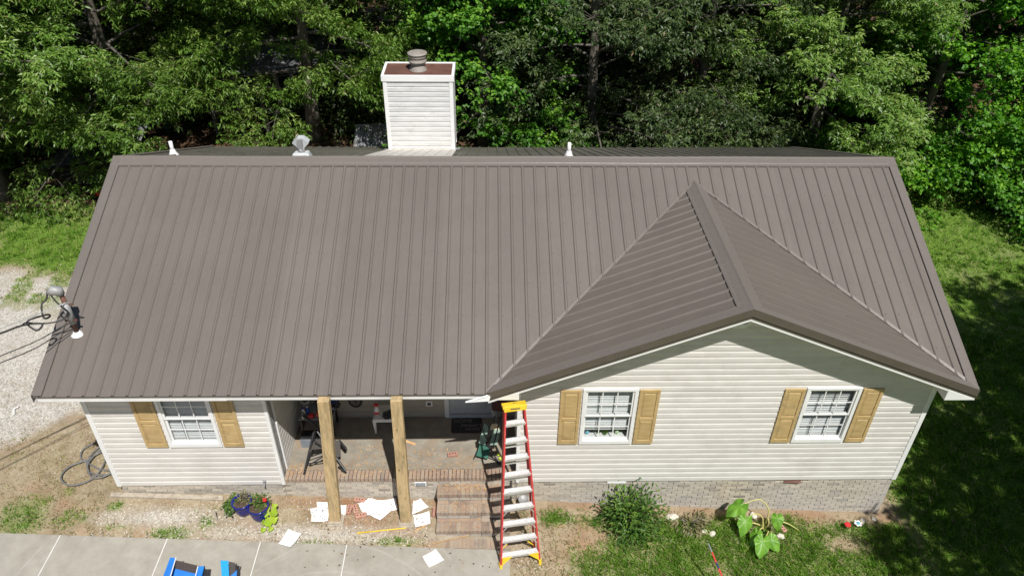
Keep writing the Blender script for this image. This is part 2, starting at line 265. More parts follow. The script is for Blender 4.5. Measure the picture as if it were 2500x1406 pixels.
# ------------------------------------------------------------------ helpers
class MB:
    """collects shapes; build() links them as ONE mesh object"""
    def __init__(s): s.v = []; s.f = []
    def add(s, vs, fs):
        o = len(s.v); s.v += [tuple(x) for x in vs]; s.f += [tuple(i+o for i in f) for f in fs]; return s
    def box(s, a, b):
        x0, y0, z0 = a; x1, y1, z1 = b
        return s.add([(x0, y0, z0), (x1, y0, z0), (x1, y1, z0), (x0, y1, z0), (x0, y0, z1), (x1, y0, z1), (x1, y1, z1), (x0, y1, z1)],
                     [(0, 3, 2, 1), (4, 5, 6, 7), (0, 1, 5, 4), (1, 2, 6, 5), (2, 3, 7, 6), (3, 0, 4, 7)])
    def bar(s, p, q, w, h, up=(0, 0, 1)):
        """rectangular bar from p to q; w across, h along 'up'"""
        p = Vector(p); q = Vector(q); d = (q-p).normalized(); u = Vector(up)
        r = d.cross(u)
        if r.length < 1e-4: r = d.cross(Vector((0, 1, 0)))
        r.normalize(); u = r.cross(d).normalized()
        vs = []
        for c in (p, q):
            for sx, sy in ((-1, -1), (1, -1), (1, 1), (-1, 1)): vs.append(c+r*(sx*w/2)+u*(sy*h/2))
        return s.add(vs, [(3, 2, 1, 0), (4, 5, 6, 7), (0, 1, 5, 4), (1, 2, 6, 5), (2, 3, 7, 6), (3, 0, 4, 7)])
    def prism(s, poly, axis, a, b):
        """extrude a 2D polygon along axis ('x','y','z') from a to b"""
        n = len(poly); vs = []
        for t in (a, b):
            for (u, w_) in poly:
                vs.append({'x': (t, u, w_), 'y': (u, t, w_), 'z': (u, w_, t)}[axis])
        fs = [tuple(range(n-1, -1, -1)), tuple(range(n, 2*n))]
        for i in range(n): j = (i+1) % n; fs.append((i, j, n+j, n+i))
        return s.add(vs, fs)
    def tube(s, pts, rad, n=8, caps=True):
        pts = [Vector(p) for p in pts]; m = len(pts); rad = rad if hasattr(rad, '__len__') else [rad]*m
        vs = []; fs = []
        t = (pts[1]-pts[0]).normalized(); r = t.cross(Vector((0, 0, 1)))
        if r.length < 1e-3: r = t.cross(Vector((0, 1, 0)))
        r.normalize()
        for i, p in enumerate(pts):
            t = (pts[min(i+1, m-1)]-pts[max(i-1, 0)]).normalized()
            r = (r-t*r.dot(t));
            if r.length < 1e-6: r = t.orthogonal()
            r.normalize(); u = t.cross(r)
            for k in range(n):
                a = 2*math.pi*k/n; vs.append(p+(r*math.cos(a)+u*math.sin(a))*rad[i])
        for i in range(m-1):
            for k in range(n):
                k2 = (k+1) % n; fs.append((i*n+k, i*n+k2, (i+1)*n+k2, (i+1)*n+k))
        if caps: fs.append(tuple(range(n-1, -1, -1))); fs.append(tuple(range((m-1)*n, m*n)))
        return s.add(vs, fs)
    def lathe(s, c, prof, n=20):
        """prof: list of (radius, z) round a vertical axis at c"""
        vs = []; fs = []; cx, cy, cz = c
        for r, z in prof:
            for k in range(n):
                a = 2*math.pi*k/n; vs.append((cx+r*math.cos(a), cy+r*math.sin(a), cz+z))
        for i in range(len(prof)-1):
            for k in range(n):
                k2 = (k+1) % n; fs.append((i*n+k, i*n+k2, (i+1)*n+k2, (i+1)*n+k))
        fs.append(tuple(range(n-1, -1, -1))); fs.append(tuple(range((len(prof)-1)*n, len(prof)*n)))
        return s.add(vs, fs)
    def mesh(s, name, mat, smooth=False):
        me = bpy.data.meshes.new(name); me.from_pydata([tuple(v) for v in s.v], [], s.f); me.update()
        if mat is not None: me.materials.append(M[mat] if isinstance(mat, str) else mat)
        if smooth: me.polygons.foreach_set('use_smooth', [True]*len(me.polygons))
        return me
    def build(s, name, mat, parent=None, smooth=False, bev=0):
        return link(name, s.mesh(name, mat, smooth), parent, bev)
def link(name, me, parent=None, bev=0, loc=None):
    o = bpy.data.objects.new(name, me); COL.objects.link(o)
    if loc is not None: o.location = loc
    if parent is not None:
        o.parent = parent
        if parent.type == 'EMPTY': o.matrix_parent_inverse = Matrix.Translation(-Vector(parent.location))
    if bev:
        m = o.modifiers.new('bevel', 'BEVEL'); m.width = bev; m.segments = 2; m.limit_method = 'ANGLE'
    return o
def thing(name, label, cat, loc=(0, 0, 0), group=None):
    o = bpy.data.objects.new(name, None); COL.objects.link(o); o.location = loc; o.empty_display_size = 0.1
    o['label'] = label; o['category'] = cat
    if group: o['group'] = group
    return o
def tag(o, label, cat, group=None):
    o['label'] = label; o['category'] = cat
    if group: o['group'] = group
    return o
def copy_tree(o, parent=None):
    c = o.copy(); COL.objects.link(c); c.parent = parent
    for ch in list(o.children): copy_tree(ch, c)
    return c
def fastmesh(name, V, F, mat, tint=None, smooth=False):
    """numpy verts (n,3) + faces (m,k) -> mesh, fast"""
    me = bpy.data.meshes.new(name); n = len(V); m, k = F.shape
    me.vertices.add(n); me.vertices.foreach_set('co', np.ascontiguousarray(V, dtype=np.float32).ravel())
    me.loops.add(m*k); me.loops.foreach_set('vertex_index', np.ascontiguousarray(F, dtype=np.int32).ravel())
    me.polygons.add(m); me.polygons.foreach_set('loop_start', np.arange(0, m*k, k, dtype=np.int32))
    if tint is not None:
        a = me.attributes.new('tint', 'FLOAT', 'FACE'); a.data.foreach_set('value', np.ascontiguousarray(tint, dtype=np.float32))
    me.update(calc_edges=True)
    me.materials.append(M[mat])
    return me
def unit(a): return a/np.maximum(np.linalg.norm(a, axis=-1, keepdims=True), 1e-9)
def leaves(P, D, Nn, L, Wd, fold=0.15, droop=0.12):
    """kite-shaped leaves with a mid fold: P base, D direction, Nn normal hint"""
    D = unit(D); S = unit(np.cross(D, Nn)); U = np.cross(S, D)
    L = np.asarray(L)[:, None]; Wd = np.asarray(Wd)[:, None]
    a = P; b = P+D*L*0.45+S*Wd*0.5+U*Wd*fold; c = P+D*L-U*L*droop; d = P+D*L*0.45-S*Wd*0.5+U*Wd*fold
    V = np.stack([a, b, c, d], 1).reshape(-1, 3); F = np.arange(len(V)).reshape(-1, 4)
    return V, F
def vnoise(x, y, seed=0):
    """smooth lattice value noise in 0..1"""
    x = np.asarray(x, float); y = np.asarray(y, float)
    xi = np.floor(x).astype(np.int64); yi = np.floor(y).astype(np.int64); fx = x-xi; fy = y-yi
    fx = fx*fx*(3-2*fx); fy = fy*fy*(3-2*fy)
    def h(a, b):
        n = (a*374761393+b*668265263+seed*974711) & 0x7fffffff
        n = ((n ^ (n >> 13))*1274126177) & 0x7fffffff
        return ((n ^ (n >> 16)) & 0xffff)/65535.0
    return (h(xi, yi)*(1-fx)+h(xi+1, yi)*fx)*(1-fy)+(h(xi, yi+1)*(1-fx)+h(xi+1, yi+1)*fx)*fy
def fbm(x, y, s, seed=0, o=4):
    t = 0; a = 0.5; w_ = 0
    for i in range(o): t = t+a*vnoise(np.asarray(x)*s, np.asarray(y)*s, seed+i*17); w_ += a; a *= 0.55; s *= 2.1
    return t/w_
def sstep(a, b, x):
    t = np.clip((np.asarray(x, float)-a)/(b-a), 0, 1); return t*t*(3-2*t)
# ------------------------------------------------------------------ ground
GX = [-200, -40, 0.4, 2.7, 4.2, 8.3, 11.2, 14.8, 20, 40, 200]; GZ = [-.1, -.1, -.2, -.26, -.36, -.54, -.76, -.98, -1.2, -1.6, -1.6]
def G(x, y):
    return np.interp(x, GX, GZ)-0.04*np.clip(0.41-np.asarray(y, float), 0, 6)
def Gf(x, y): return float(G(x, y))
def ell(x, y, cx, cy, rx, ry): return np.clip(1.25-np.hypot((x-cx)/rx, (y-cy)/ry), 0, 1)
def masks(x, y):
    """grass cover, gravel cover, leaf litter cover: each 0..1"""
    x = np.asarray(x, float); y = np.asarray(y, float)
    n1 = fbm(x, y, 0.9, 3); n2 = fbm(x, y, 3.2, 11); n3 = fbm(x, y, 0.35, 29)
    g = np.zeros_like(x)
    # front right lawn, patchy
    fr = sstep(7.9, 9.6, x)*sstep(0.32, -0.05, y)
    g = fr*0.66
    for e, wt in (((9.9, -.95, 1.2, .42), .7), ((10.75, -.25, .75, .42), .8), ((11.7, -.7, 1.2, .55), .6), ((11.9, .03, .5, .26), .75), ((13.0, .02, .45, .3), .8),
                  ((12.9, -.65, .8, .5), .5), ((14.2, -1.2, 1.2, .5), .6), ((8.5, .02, .36, .25), .8), ((9.0, -.9, .6, .4), .35), ((13.6, -.3, .4, .22), .4),
                  ((1.6, -.42, .48, .16), .95), ((2.15, -.2, .2, .22), .8), ((.42, .12, .18, .16), .9), ((-.25, -.1, .6, .3), .45), ((-1.2, -.1, .8, .7), .5),
                  ((5.5, -.5, .75, .13), .8), ((4.1, -.56, .6, .07), .8), ((.6, -.3, .5, .12), .4), ((-.6, .45, .3, .3), .35)):
        g = np.maximum(g, wt*ell(x, y, *e))
    g = np.where(fr > .2, g*(1-0.8*ell(x, y, 8.9, -.33, .7, .25))*(1-.7*ell(x, y, 13.9, -.35, .5, .25))*(1-.6*ell(x, y, 11.4, -.95, .3, .18)), g)
    # thin straw over the bare front yard
    g = np.maximum(g, .17*sstep(.35, .1, y)*sstep(-8, -6, x)*(x < 15)); g = np.maximum(g, .20*sstep(2.6, 1.6, y)*(x < .35))
    # right lawn and back lawns
    g = np.maximum(g, sstep(14.9, 15.8, x)*1.15*sstep(14.6, 13.6, y+0.25*(x-22)))
    back = sstep(8.0, 9.5, y)*sstep(13.2, 12.2, y)*sstep(4, 0, x)
    g = np.maximum(g, back*0.75)
    g = np.maximum(g, sstep(7.3, 8.2, y+(n1-.5)*.9+0.02*x)*sstep(12.6, 11.2, y)*sstep(2, -1, x)*1.05)
    g = np.maximum(g, sstep(-2.2, -3.4, x)*sstep(2.2, .8, y)*.35)
    g = np.clip(g*(0.45+1.1*n1)+0.25*(n2-.5)*(g > .05), 0, 1)
    # driveway gravel
    edge = (y-2.55)-0.94*(x+1.21)          # line along the cable shadow
    gv = sstep(-.25, .5, edge+(n2-.5)*.6)*sstep(7.9, 7.1, y+(n1-.5)*.9+0.02*x)*sstep(.6, .2, x)
    gv = gv*(1-.65*sstep(.62, .72, n1)*sstep(4.8, 6.5, y))
    chips = np.maximum(ell(x, y, 1.3, -.1, 1.4, .22), ell(x, y, 4.2, -.4, 2.6, .2))*.9
    chips = np.maximum(chips, .2*ell(x, y, 7.8, -.6, .5, .5))
    gv = np.maximum(gv, chips*(.3+n2))
    # bright grass encroaches on the gravel top edge
    g = g*(1-gv*.9)
    g = np.maximum(g, .6*sstep(.60, .68, n1)*sstep(4.9, 6.8, y)*sstep(8.2, 7.5, y)*sstep(.2, -.5, x))
    lit = sstep(11.4, 13.2, y+(n1-.5)*2.6+1.3*sstep(0, -3, x))*np.where(x > 18.5, sstep(13.4, 14.6, y+0.25*(x-22)), 1.0)
    g = g*(1-lit*.93)
    return np.clip(g, 0, 1), np.clip(gv, 0, 1), lit
def spaced(lo, hi, flo, fhi, fine, far):
    a = np.arange(flo, fhi+1e-6, fine); out = [a]
    s = fine; p = flo; L_ = []
    while p > lo: s *= 1.25; p -= min(s, far); L_.append(p)
    s = fine; p = fhi; R_ = []
    while p < hi: s *= 1.25; p += min(s, far); R_.append(p)
    return np.concatenate([np.array(L_[::-1]), a, np.array(R_)])
gx = spaced(-180, 200, -6.5, 22, 0.09, 25); gy = spaced(-120, 260, -2.2, 15, 0.09, 25)
XX, YY = np.meshgrid(gx, gy)
ZZ = G(XX, YY)+0.035*(fbm(XX, YY, 1.3, 5)-.5)+0.012*(fbm(XX, YY, 7, 6)-.5)
_wk = (XX < 7.68) & (YY < -0.44-0.027*(XX+1.5)+.04) & (XX > -9)
ZZ = np.where(_wk, np.minimum(ZZ, -0.245-0.0365*XX-.07), ZZ)
ny, nx = XX.shape
idx = np.arange(nx*ny).reshape(ny, nx)
GF = np.stack([idx[:-1, :-1], idx[:-1, 1:], idx[1:, 1:], idx[1:, :-1]], -1).reshape(-1, 4)
mg, mv, ml = masks(XX, YY)
def ground_mat():
    m, nt, b = nmat('yard_ground')
    def att(n): a = N(nt, 'ShaderNodeAttribute'); a.attribute_name = n; return a.outputs['Fac']
    p = geopos(nt)
    dirt = ramp(nt, noise(nt, p, 3.4, 12, .8), [(0.28, (0.17, 0.125, 0.078)), (0.5, (0.30, 0.24, 0.16)), (0.72, (0.43, 0.37, 0.275))])
    red = ramp(nt, noise(nt, p, 5, 5), [(.3, (0.25, 0.14, 0.085)), (.7, (0.36, 0.23, 0.145))])
    dirt = mixc(nt, dirt, red, ramp(nt, noise(nt, p, 1.1, 3), [(.54, (0, 0, 0)), (.7, (.7, .7, .7))]))
    vo = N(nt, 'ShaderNodeTexVoronoi'); vo.inputs['Scale'].default_value = 34; nt.links.new(p, vo.inputs['Vector'])
    grav = mixc(nt, ramp(nt, vo.outputs['Color'], [(0.1, (0.26, 0.245, 0.22)), (0.5, (0.43, 0.41, 0.375)), (0.9, (0.58, 0.56, 0.52))]), (0.33, 0.275, 0.205), ramp(nt, noise(nt, p, 2.3, 7, .75), [(.45, (0, 0, 0)), (.7, (.6, .6, .6))]))
    turf = ramp(nt, noise(nt, p, 26, 6, .75), [(0.3, (0.06, 0.12, 0.016)), (0.55, (0.135, 0.22, 0.035)), (0.78, (0.27, 0.29, 0.11))])
    lit = ramp(nt, noise(nt, p, 13, 6, .75), [(0.3, (0.045, 0.026, 0.015)), (0.55, (0.115, 0.068, 0.04)), (0.75, (0.21, 0.14, 0.09))])
    c = mixc(nt, dirt, (0.25, 0.145, 0.085), att('redsoil')); c = mixc(nt, c, grav, att('gravel')); c = mixc(nt, c, turf, att('grass')); c = mixc(nt, c, lit, att('litter'))
    nt.links.new(c, b.inputs['Base Color']); b.inputs['Roughness'].default_value = 0.95; b.inputs['Specular IOR Level'].default_value = 0.15
    bump(nt, b, noise(nt, p, 32, 6, .7), 0.6, 0.02)
    return m
M['ground'] = ground_mat()
gme = fastmesh('ground', np.stack([XX, YY, ZZ], -1).reshape(-1, 3), GF, 'ground')
mr_ = np.maximum(ell(XX, YY, 4.7, .30, 1.6, .16), .45*ell(XX, YY, 9.4, .33, 6, .13))*np.clip(2.6*fbm(XX, YY, 2.2, 55)-.5, 0, 1.2)
for nm, a in (('grass', np.clip((mg-.2)/.8, 0, 1)), ('gravel', mv), ('litter', ml), ('redsoil', mr_)):
    at = gme.attributes.new(nm, 'FLOAT', 'POINT'); at.data.foreach_set('value', a.astype(np.float32).ravel())
gme.polygons.foreach_set('use_smooth', [True]*len(gme.polygons))
ground = link('ground', gme); ground['kind'] = 'structure'

# sidewalk: cast slabs with white joint strips between them
sw = MB().box((-9, -2.3, -1.1), (-8.9, -2.2, -1.0)).build('sidewalk', 'concrete'); sw['kind'] = 'structure'
def swy(x): return -0.44-0.027*(x+1.5)
def swz(x): return -0.225-0.0365*x
SWX = [-8.9, -3.9, -2.1, -0.31, 1.55, 3.18, 4.70, 7.6]
for a, b in zip(SWX[:-1], SWX[1:]):
    a2, b2 = a+.010, b-.010; vs = []
    for z_ in (-.14, 0):
        for x_, y_ in ((a2, -2.4), (b2, -2.4), (b2, swy(b2)), (a2, swy(a2))): vs.append((x_, y_, swz(x_)+z_))
    MB().add(vs, [(3, 2, 1, 0), (4, 5, 6, 7), (0, 1, 5, 4), (1, 2, 6, 5), (2, 3, 7, 6), (3, 0, 4, 7)]).build('slab', 'walk', sw, bev=.008)
for x_ in SWX[1:-1]:
    MB().add([(x_-.0095, -2.4, swz(x_)-.1), (x_+.0095, -2.4, swz(x_)-.1), (x_+.0095, swy(x_), swz(x_)-.1), (x_-.0095, swy(x_), swz(x_)-.1),
              (x_-.0095, -2.4, swz(x_)-.003), (x_+.0095, -2.4, swz(x_)-.003), (x_+.0095, swy(x_), swz(x_)-.003), (x_-.0095, swy(x_), swz(x_)-.003)],
             [(3, 2, 1, 0), (4, 5, 6, 7), (0, 1, 5, 4), (1, 2, 6, 5), (2, 3, 7, 6), (3, 0, 4, 7)]).build('joint_strip', 'joint', sw)

# grass blades, one object: nobody could count them
def on_walk(x, y): return (x < 7.63) & (y < swy(x)-.0)
def grass():
    Vs, Fs, Ts = [], [], []; off = 0
    def patch(x0, x1, y0, y1, dens, ln, wd, seed, dt=0.0):
        nonlocal off
        r = np.random.default_rng(seed); n = int((x1-x0)*(y1-y0)*dens)
        x = r.uniform(x0, x1, n); y = r.uniform(y0, y1, n)
        nc = max(4, int(n/45)); cx_ = r.uniform(x0, x1, nc); cy_ = r.uniform(y0, y1, nc); ci = r.integers(0, nc, n); tuft = r.random(n) < .5; cs = r.uniform(.02, .07, nc)
        x = np.where(tuft, cx_[ci]+r.normal(0, 1, n)*cs[ci], x); y = np.where(tuft, cy_[ci]+r.normal(0, 1, n)*cs[ci], y); ch = np.where(tuft, r.uniform(.8, 1.7, nc)[ci], .8); ct = np.where(tuft, r.normal(0, .22, nc)[ci], 0)
        g, gv, lt = masks(x, y)
        k = (r.random(n) < np.clip(g*1.25, 0, 1)) & ~on_walk(x, y) & ~((x > .3) & (x < 15.0) & (y > .37) & (y < 8.9)) & ~((x > 6.2) & (x < 7.75) & (y > -.72) & (y < .5))
        x, y, g, ch, ct = x[k], y[k], g[k], ch[k], ct[k]; n = len(x)
        a = r.uniform(0, 2*np.pi, n); lean = r.uniform(.25, 1.0, n)
        D = np.stack([np.cos(a)*lean, np.sin(a)*lean, np.full(n, .75)], -1)
        P = np.stack([x, y, G(x, y)-.005], -1)
        l = ln*r.uniform(.5, 1.2, n)*(.5+.6*g)*ch
        V, F = leaves(P, D, np.stack([-np.sin(a), np.cos(a), np.zeros(n)], -1)+r.normal(0, .6, (n, 3)), l, wd*r.uniform(.7, 1.3, n), .1, .3)
        t = np.clip(.42+dt+.5*(fbm(x, y, 1.5, 41)-.5)+r.normal(0, .17, n)+ct+.3*(.5-g), 0, .96); dead = r.random(n) < np.where(g < .3, .9, .08+1.1*np.clip(.62-g, 0, 1)**1.2)
        t[dead] = 1.0
        Vs.append(V); Fs.append(F+off); Ts.append(t); off += len(V)
    patch(-3.4, 8, -1.0, 2.6, 2600, .09, .013, 1)
    patch(7.7, 15.2, -2.0, .42, 4000, .12, .015, 2)
    patch(14.8, 21, -2.6, 6, 1100, .13, .019, 3)
    patch(15, 27, 6, 15, 700, .10, .02, 4)
    patch(-9, 1.0, 6.3, 13, 900, .11, .018, 5, .22)
    me = fastmesh('grass', np.concatenate(Vs), np.concatenate(Fs), 'grass', np.concatenate(Ts))
    o = link('grass', me); o['kind'] = 'stuff'; o['label'] = 'green and straw coloured grass growing in patches over the yard'; o['category'] = 'grass'
grass()
# loose limestone chips
def chips():
    r = np.random.default_rng(12); n = 42000
    x = np.concatenate([r.uniform(-5.5, .5, n), r.uniform(.2, 8.2, 60000)]); y = np.concatenate([r.uniform(.8, 8, n), r.uniform(-1.1, .38, 60000)])
    g, gv, lt = masks(x, y); k = (r.random(len(x)) < gv*.6+.06) & ~on_walk(x, y) & ~((x > 6.2) & (x < 7.7) & (y > -.7))
    x, y = x[k], y[k]; n = len(x); s = r.uniform(.006, .02, n)*np.where(r.random(n) < .04, 1.8, 1)
    B = np.array([[1, 0, -.3], [-.5, .87, -.3], [-.5, -.87, -.3], [0, 0, .7]])
    a = r.uniform(0, 6.28, n); ca, sa = np.cos(a), np.sin(a)
    V = B[None]*s[:, None, None]*r.uniform(.6, 1.4, (n, 4, 1))
    V = np.stack([V[..., 0]*ca[:, None]-V[..., 1]*sa[:, None], V[..., 0]*sa[:, None]+V[..., 1]*ca[:, None], V[..., 2]], -1)
    V = V+np.stack([x, y, G(x, y)+.004], -1)[:, None]
    F = (np.array([[0, 1, 3], [1, 2, 3], [2, 0, 3]])[None]+np.arange(n)[:, None, None]*4).reshape(-1, 3)
    m = leaf_mat('limestone_chips', (0.22, 0.19, 0.15), (0.44, 0.40, 0.34), (0.64, 0.61, 0.55), .9, 0.0, .2); M['chips'] = m
    o = link('gravel', fastmesh('gravel', V.reshape(-1, 3), F, 'chips', np.repeat(r.random(n), 3)))
    o['kind'] = 'stuff'; o['label'] = 'pale limestone chips strewn over drive and bed'; o['category'] = 'gravel'
chips()
# ------------------------------------------------------------------ house
L = 15.24; R = 4.5744; S = 0.4191; ZE = 2.665; ZR = ZE+S*R
XV, XC, ZP = 7.225, 11.195, 4.337; SL = (ZP-ZE)/(XC-XV); SR = (ZP-ZE)/(L-XC)
O = 0.41; XL, XR = 0.434, 14.849; YB = 2*R-O; PX0, PX1, PY1 = 3.44, 7.75, 1.98; FZ = 0.15; SB = 0.04; CO = 0.127; SOF = 2.53
house = thing('house', 'single storey cream sided house with brown ribbed metal roof', 'house', (7.6, 4.5, -0.6))
def hfront(x, y): return ZE+S*y
def hback(x, y): return ZR-S*(y-R)
def hgl(x, y): return ZE+SL*(x-XV)
def hgr(x, y): return ZE+SR*(L-x)
RIBS = [(-.030, 0), (-.013, .024), (.013, .024), (.030, 0)]
roof = None
def panel(parent, mat, hfn, along, u0, u1, v0, v1, clips, lift=0.012, first=0.1143):
    """ribbed sheet in plan: 'along' is the axis the ribs run on; clips are ((point),(normal)) vertical planes, keep the side the normal points to"""
    prof = [(u0, 0)]
    k = math.ceil((u0-first)/0.2286-1e-6)
    while True:
        c = first+k*0.2286
        if c > u1-.03: break
        if c > u0+.03: prof += [(c+a, h) for a, h in RIBS]
        k += 1
    prof.append((u1, 0))
    if hfn is hgr: prof = [(u, h*.22) for u, h in prof]
    vs = []; nv = 5
    bm = bmesh.new()
    rows = []
    for j in range(nv):
        v = v0+(v1-v0)*j/(nv-1); row = []
        for u, h in prof:
            x, y = (u, v) if along == 'y' else (v, u)
            row.append(bm.verts.new((x, y, hfn(x, y)+lift+h)))
        rows.append(row)
    for a, b in zip(rows[:-1], rows[1:]):
        for i in range(len(prof)-1):
            f = (a[i], a[i+1], b[i+1], b[i]) if along == 'y' else (a[i], b[i], b[i+1], a[i+1])
            bm.faces.new(f)
    for co, no in clips:
        bmesh.ops.bisect_plane(bm, geom=bm.verts[:]+bm.edges[:]+bm.faces[:], plane_co=co, plane_no=no, clear_inner=True, dist=1e-5)
    if not bm.faces: bm.free(); return None
    for f in bm.faces:
        if f.normal.z < 0: f.normal_flip()
    me = bpy.data.meshes.new('roof_panel'); bm.to_mesh(me); bm.free(); me.materials.append(M[mat])
    return link('roof_panel', me, parent)
# decks under the sheets (plan prisms)
def slab_from(fn, poly, t0, t1):
    vs = [(x, y, fn(x, y)+t1) for x, y in poly]+[(x, y, fn(x, y)+t0) for x, y in poly]; n = len(poly)
    return vs, [tuple(range(n)), tuple(range(2*n-1, n-1, -1))]+[(i, n+i, n+(i+1) % n, (i+1) % n) for i in range(n)]
mb = MB()
i_ = .035
YVR = (ZP-ZE)/S
mb.add(*slab_from(hfront, [(i_, i_), (XV, i_), (XC, YVR), (L-i_, i_+.0), (L-i_, R), (i_, R)], -.10, -.004))
mb.add(*slab_from(hback, [(i_, R), (L-i_, R), (L-i_, 2*R-i_), (i_, 2*R-i_)], -.10, -.004))
mb.add(*slab_from(hgl, [(XV+.05, .045), (XC, .045), (XC, YVR)], -.10, -.004))
mb.add(*slab_from(hgr, [(XC, .045), (L-.05, .045), (XC, YVR)], -.10, -.004))
roof = mb.build('roof', 'white', house)
PW = 0.9144
k = 0
while k*PW < L-.05:
    a, b = k*PW+(0 if k else .01), min((k+1)*PW, L-.01)
    mid = (a+b)/2
    cl = []
    def two(clip):  # panels may straddle a valley line: clip handles it
        return panel(roof, 'roof', hfront, 'y', a, b, -.02, R-.03, clip)
    if b <= XV: two([])
    elif b <= XC: two([((XV, 0, 0), Vector((-1, (XC-XV)/YVR, 0)))])
    elif a >= XC: two([((L, 0, 0), Vector((1, (L-XC)/YVR, 0)))])
    else:
        bb = b; b = XC; two([((XV, 0, 0), Vector((-1, (XC-XV)/YVR, 0)))])
        a, b = XC, bb; two([((L, 0, 0), Vector((1, (L-XC)/YVR, 0)))]); a = k*PW
    panel(roof, 'roof_back', hback, 'y', a, b, R+.03, 2*R+.02, [])
    k += 1
k = 0
while k*PW < YVR:
    a, b = k*PW+(.012 if k == 0 else 0), (k+1)*PW
    panel(roof, 'roof_g', hgl, 'x', a, b, XV-.05, XC-.03, [((XV, 0, 0), Vector((1, -(XC-XV)/YVR, 0)))], first=.16)
    panel(roof, 'roof_g', hgr, 'x', a, b, XC+.03, L+.02, [((L, 0, 0), Vector((-1, -(L-XC)/YVR, 0)))], first=.16)
    k += 1
# ridge caps with a hemmed edge
def strip(pts_list, closed=False):
    """loft between polylines (each same count)"""
    n = len(pts_list[0]); vs = [p for pl in pts_list for p in pl]; fs = []
    for i in range(len(pts_list)-1):
        for j in range(n-1): fs.append((i*n+j, i*n+j+1, (i+1)*n+j+1, (i+1)*n+j))
    return vs, fs
prof = [(-.215, .026), (-.21, .050), (-.165, .052), (-.155, .034), (-.145, .042), (-.03, .045), (0, .052), (.03, .045), (.155, .04), (.21, .044), (.215, .03)]
for x0, x1, dz in ((-.012, 5.1, 0), (5.1, 10.18, .003), (10.18, L+.012, 0)):
    MB().add(*strip([[(x, R+d, ZR-S*abs(d)+h+dz+(.004*math.sin(x*1.7))) for d, h in prof] for x in np.linspace(x0, x1, 12)])).build('ridge_cap', 'trim', roof)
prof2 = [(-.20, .030), (-.195, .044), (-.15, .044), (-.14, .034), (-.03, .042), (0, .05), (.03, .042), (.15, .036), (.2, .03)]
MB().add(*strip([[(XC+d, y, ZP-(SL if d < 0 else SR)*abs(d)+h) for d, h in prof2] for y in np.linspace(-.03, YVR+.12, 14)])).build('gable_ridge_cap', 'trim', roof)
# roofing screws along the ribs
scr = MB()
for kx in range(66):
    x = .1143+kx*.2286+.05
    for ky in range(8):
        y = .12+ky*.6+random.uniform(-.01, .01)
        if x > XV-.1 and y < min((x-XV)*YVR/(XC-XV), (L-x)*YVR/(L-XC))+.12: continue
        z = hfront(x, y)+.013; scr.box((x-.006, y-.006, z), (x+.006, y+.006, z+.007))
for ky in range(17):
    y = .16+ky*.2286+.05
    for kx in range(7):
        for sg, fn in ((-1, hgl), (1, hgr)):
            x = XC+sg*(.25+kx*.58)
            if y > ((x-XV)*YVR/(XC-XV) if sg < 0 else (L-x)*YVR/(L-XC))-.1: continue
            z = fn(x, y)+.013; scr.box((x-.006, y-.006, z), (x+.006, y+.006, z+.007))
sc_ = scr.build('roofing_screws', 'trim', roof); sc_['kind'] = 'stuff'
# valley flashings
for (xa, sgn, fn) in ((XV, 1, hgl), (L, -1, hgr)):
    pr = []
    for t in np.linspace(0.0, 0.985, 16):
        x = xa+(XC-xa)*t; y = YVR*t; z = ZE+(ZP-ZE)*t
        row = []
        for d, h in ((-.045, .028), (-.04, .034), (0, .024), (.012, .030), (.016, .026)):
            # step across the valley: negative side lies on the main slope, positive on the gable slope
            if d <= 0: xx, yy = x+sgn*d*.7, y-d*.7; zz = hfront(xx, yy)+h
            else: xx, yy = x+sgn*d*.7, y-d*.7; zz = fn(xx, yy)+h
            row.append((xx, yy, zz))
        pr.append(row)
    MB().add(*strip(pr)).build('valley_flashing', 'roof', roof)
# rake trims at both main gable ends, front and back slopes
for xa, sg in ((0, 1), (L, -1)):
    for fn, ya, yb in ((hfront, -.025, R), (hback, R, 2*R+.025)):
        rows = []
        for y in np.linspace(ya, yb, 8):
            rows.append([(xa+sg*dx, y, fn(0, y)+h) for dx, h in ((.15, .030), (.145, .045), (.03, .048), (-.012, .045), (-.014, -.10), (-.004, -.105))])
        MB().add(*strip(rows)).build('rake_trim', 'trim', roof)
# front gable rake: brown metal face, shadow gap, thin brown edge, white sub-fascia
def rake_band(name, mat, y0, y1, t0, t1):
    for fn, xs in ((hgl, (XV-.0, XC)), (hgr, (XC, L+.01))):
        vs = []
        for x in xs:
            z = fn(x, 0); vs += [(x, y0, z+t0), (x, y1, z+t0), (x, y1, z+t1), (x, y0, z+t1)]
        MB().add(vs, [(0, 1, 2, 3), (7, 6, 5, 4), (0, 4, 5, 1), (1, 5, 6, 2), (2, 6, 7, 3), (3, 7, 4, 0)]).build(name, mat, roof)
rake_band('rake_cap', 'trim', -.03, .12, .030, .046)
rake_band('rake_face', 'trim_dark', -.034, -.028, -.098, .045)
rake_band('rake_gap', 'gap', -.005, .02, -.125, -.085)
rake_band('rake_edge', 'trim_dark', -.02, -.002, -.150, -.122)
rake_band('sub_fascia', 'white', -.012, .03, -.20, -.150)
def soff(fn, xs):
    vs = []
    for x in xs: vs += [(x, .031, fn(x, 0)-.165), (x, O-.0, fn(x, 0)-.165), (x, O, fn(x, 0)-.15), (x, .031, fn(x, 0)-.15)]
    MB().add(vs, [(0, 1, 2, 3), (7, 6, 5, 4), (0, 4, 5, 1), (1, 5, 6, 2), (2, 6, 7, 3), (3, 7, 4, 0)]).build('rake_soffit', 'white', roof)
soff(hgl, (7.73, XC)); soff(hgr, (XC, 14.73))
